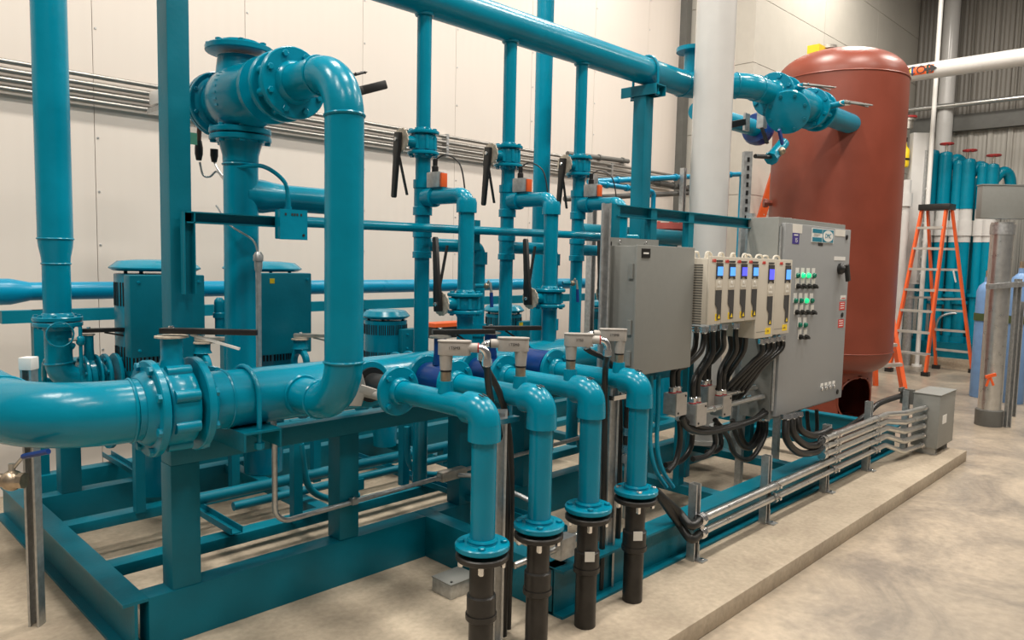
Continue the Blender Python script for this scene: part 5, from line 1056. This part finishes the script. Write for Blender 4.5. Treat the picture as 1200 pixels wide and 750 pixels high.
p = at(1093, 150, X=13.1); t = thing('hanger_rod', 'thin vertical white rod in front of the tube bank', 'rod', (13.1, p.y, 0)); G().cyl((13.1, p.y, 0), (13.1, p.y, 7.3), .035, n=10).make('tube', WPLAS, t); G().cyl((13.1, p.y, 0), (13.1, p.y, .03), .08, n=12).make('foot', WPLAS, t)
p = at(1110, 124, X=XF-.4); t = thing('wall_conduit', 'steel conduit crossing the far grey wall below the white overhead pipe', 'conduit', (XF-.4, p.y, p.z)); G().cyl((XF-.4, YJ, p.z), (XF-.4, -5, p.z), .045, n=10).make('tube', EMT, t); G().box((XF-.46, YJ-.5, p.z-.08), (XF-.34, YJ-.45, p.z+.08)).make('hanger', GALV, t)
# ================================================================ gas cylinders, bollard stand and grey box at right edge
for k, (x, yt, yb) in enumerate(((1148, 330, 465), (1160, 322, 452), (1186, 320, 472))):
    f_ = at(x, yb, Z=0); D_ = (f_-CAM).dot(FWD); zt_ = at(x, yt, D=D_).z; r = .115
    t = thing('gas_cylinder', ('nearest tall blue gas cylinder at the right, strapped in green', 'blue gas cylinder behind the nearest one', 'blue gas cylinder at the right picture edge')[k], 'gas cylinder', (f_.x, f_.y, 0), 'blue gas cylinders')
    G().lathe((f_.x, f_.y, 0), Z_, [(0, r*.95), (.02, r), (zt_-.12, r), (zt_-.05, r*.8), (zt_, r*.35), (zt_+.06, r*.3)], 26).make('shell', CYLB, t); G().lathe((f_.x, f_.y, zt_+.06), Z_, [(0, .03), (.08, .03)], 8).make('valve', BRASS, t)
    G().ring((f_.x, f_.y, 1.0), Z_, r+.012, r-.003, .09, 26).make('strap', mat('green_strap', (.06, .09, .03), .8) if k == 0 else bpy.data.materials['green_strap'], t)
f_ = at(1158, 498, Z=0); t = thing('steel_stand', 'galvanised pipe stand carrying a grey box at the right', 'stand', (f_.x, f_.y, 0)); D_ = (f_-CAM).dot(FWD); zt_ = at(1170, 262, D=D_).z; tp_ = at(1176, 262, D=D_)
G().cyl((f_.x, f_.y, 0), (f_.x, f_.y, zt_), .105, n=24).make('tube', EMT, t); G().lathe((f_.x, f_.y, 0), Z_, [(0, .125), (.16, .125), (.17, .105)], 24).make('base_sleeve', DGREY, t)
G().lathe((f_.x, f_.y, zt_-.12), Z_, [(0, .112), (.1, .112)], 24).make('collar', GALV, t)
p = f_+V(.02, -.16, 0); strut(G(), p, p+Z_*1.5, (.7, -.7, 0), (-.7, -.7, 0), .05).make('strut', GALV, t); G().bar(at(1157, 336, D=D_*.97), at(1198, 333, D=D_*.97), Z_, .05, .05).make('cross_arm', GALV, t)
p2 = at(1186, 488, Z=0); strut(G(), p2, p2+Z_*1.25, (.7, -.7, 0), (-.7, -.7, 0), .05).make('second_strut', GALV, t)
q = at(1160, 441, D=D_*.96); G().bar(q-V(.03, -.03, .01), q+V(.04, -.04, .02), Z_, .03, .02).make('orange_ribbon', ORANGE, t); G().bar(q, q+V(-.02, .02, -.10), (.7, -.7, 0), .02, .01).make('orange_ribbon', ORANGE, t); G().bar(q, q+V(.03, -.03, -.09), (.7, -.7, 0), .02, .01).make('orange_ribbon', ORANGE, t)
a, b = at(1152, 217, D=D_*.98), at(1215, 257, D=D_*.98); t = thing('grey_box', 'plain grey box on top of the galvanised stand', 'box', (a.x, a.y, b.z)); c_ = (a+b)/2; wd = (Vector((b.x, b.y, 0))-Vector((a.x, a.y, 0))).length
dd = (Vector((b.x, b.y, 0))-Vector((a.x, a.y, 0))).normalized(); nn_ = Vector((-dd.y, dd.x, 0)); G().prism([(0, 0), (wd, 0), (wd, .1), (0, .1)], (a.x, a.y, b.z), dd, nn_, Z_, a.z-b.z).make('case', GREY, t, bev=.008); G().prism([(-.005, -.005), (wd+.005, -.005), (wd+.005, .105), (-.005, .105)], (a.x, a.y, a.z), dd, nn_, Z_, .012).make('lid', GREY, t)
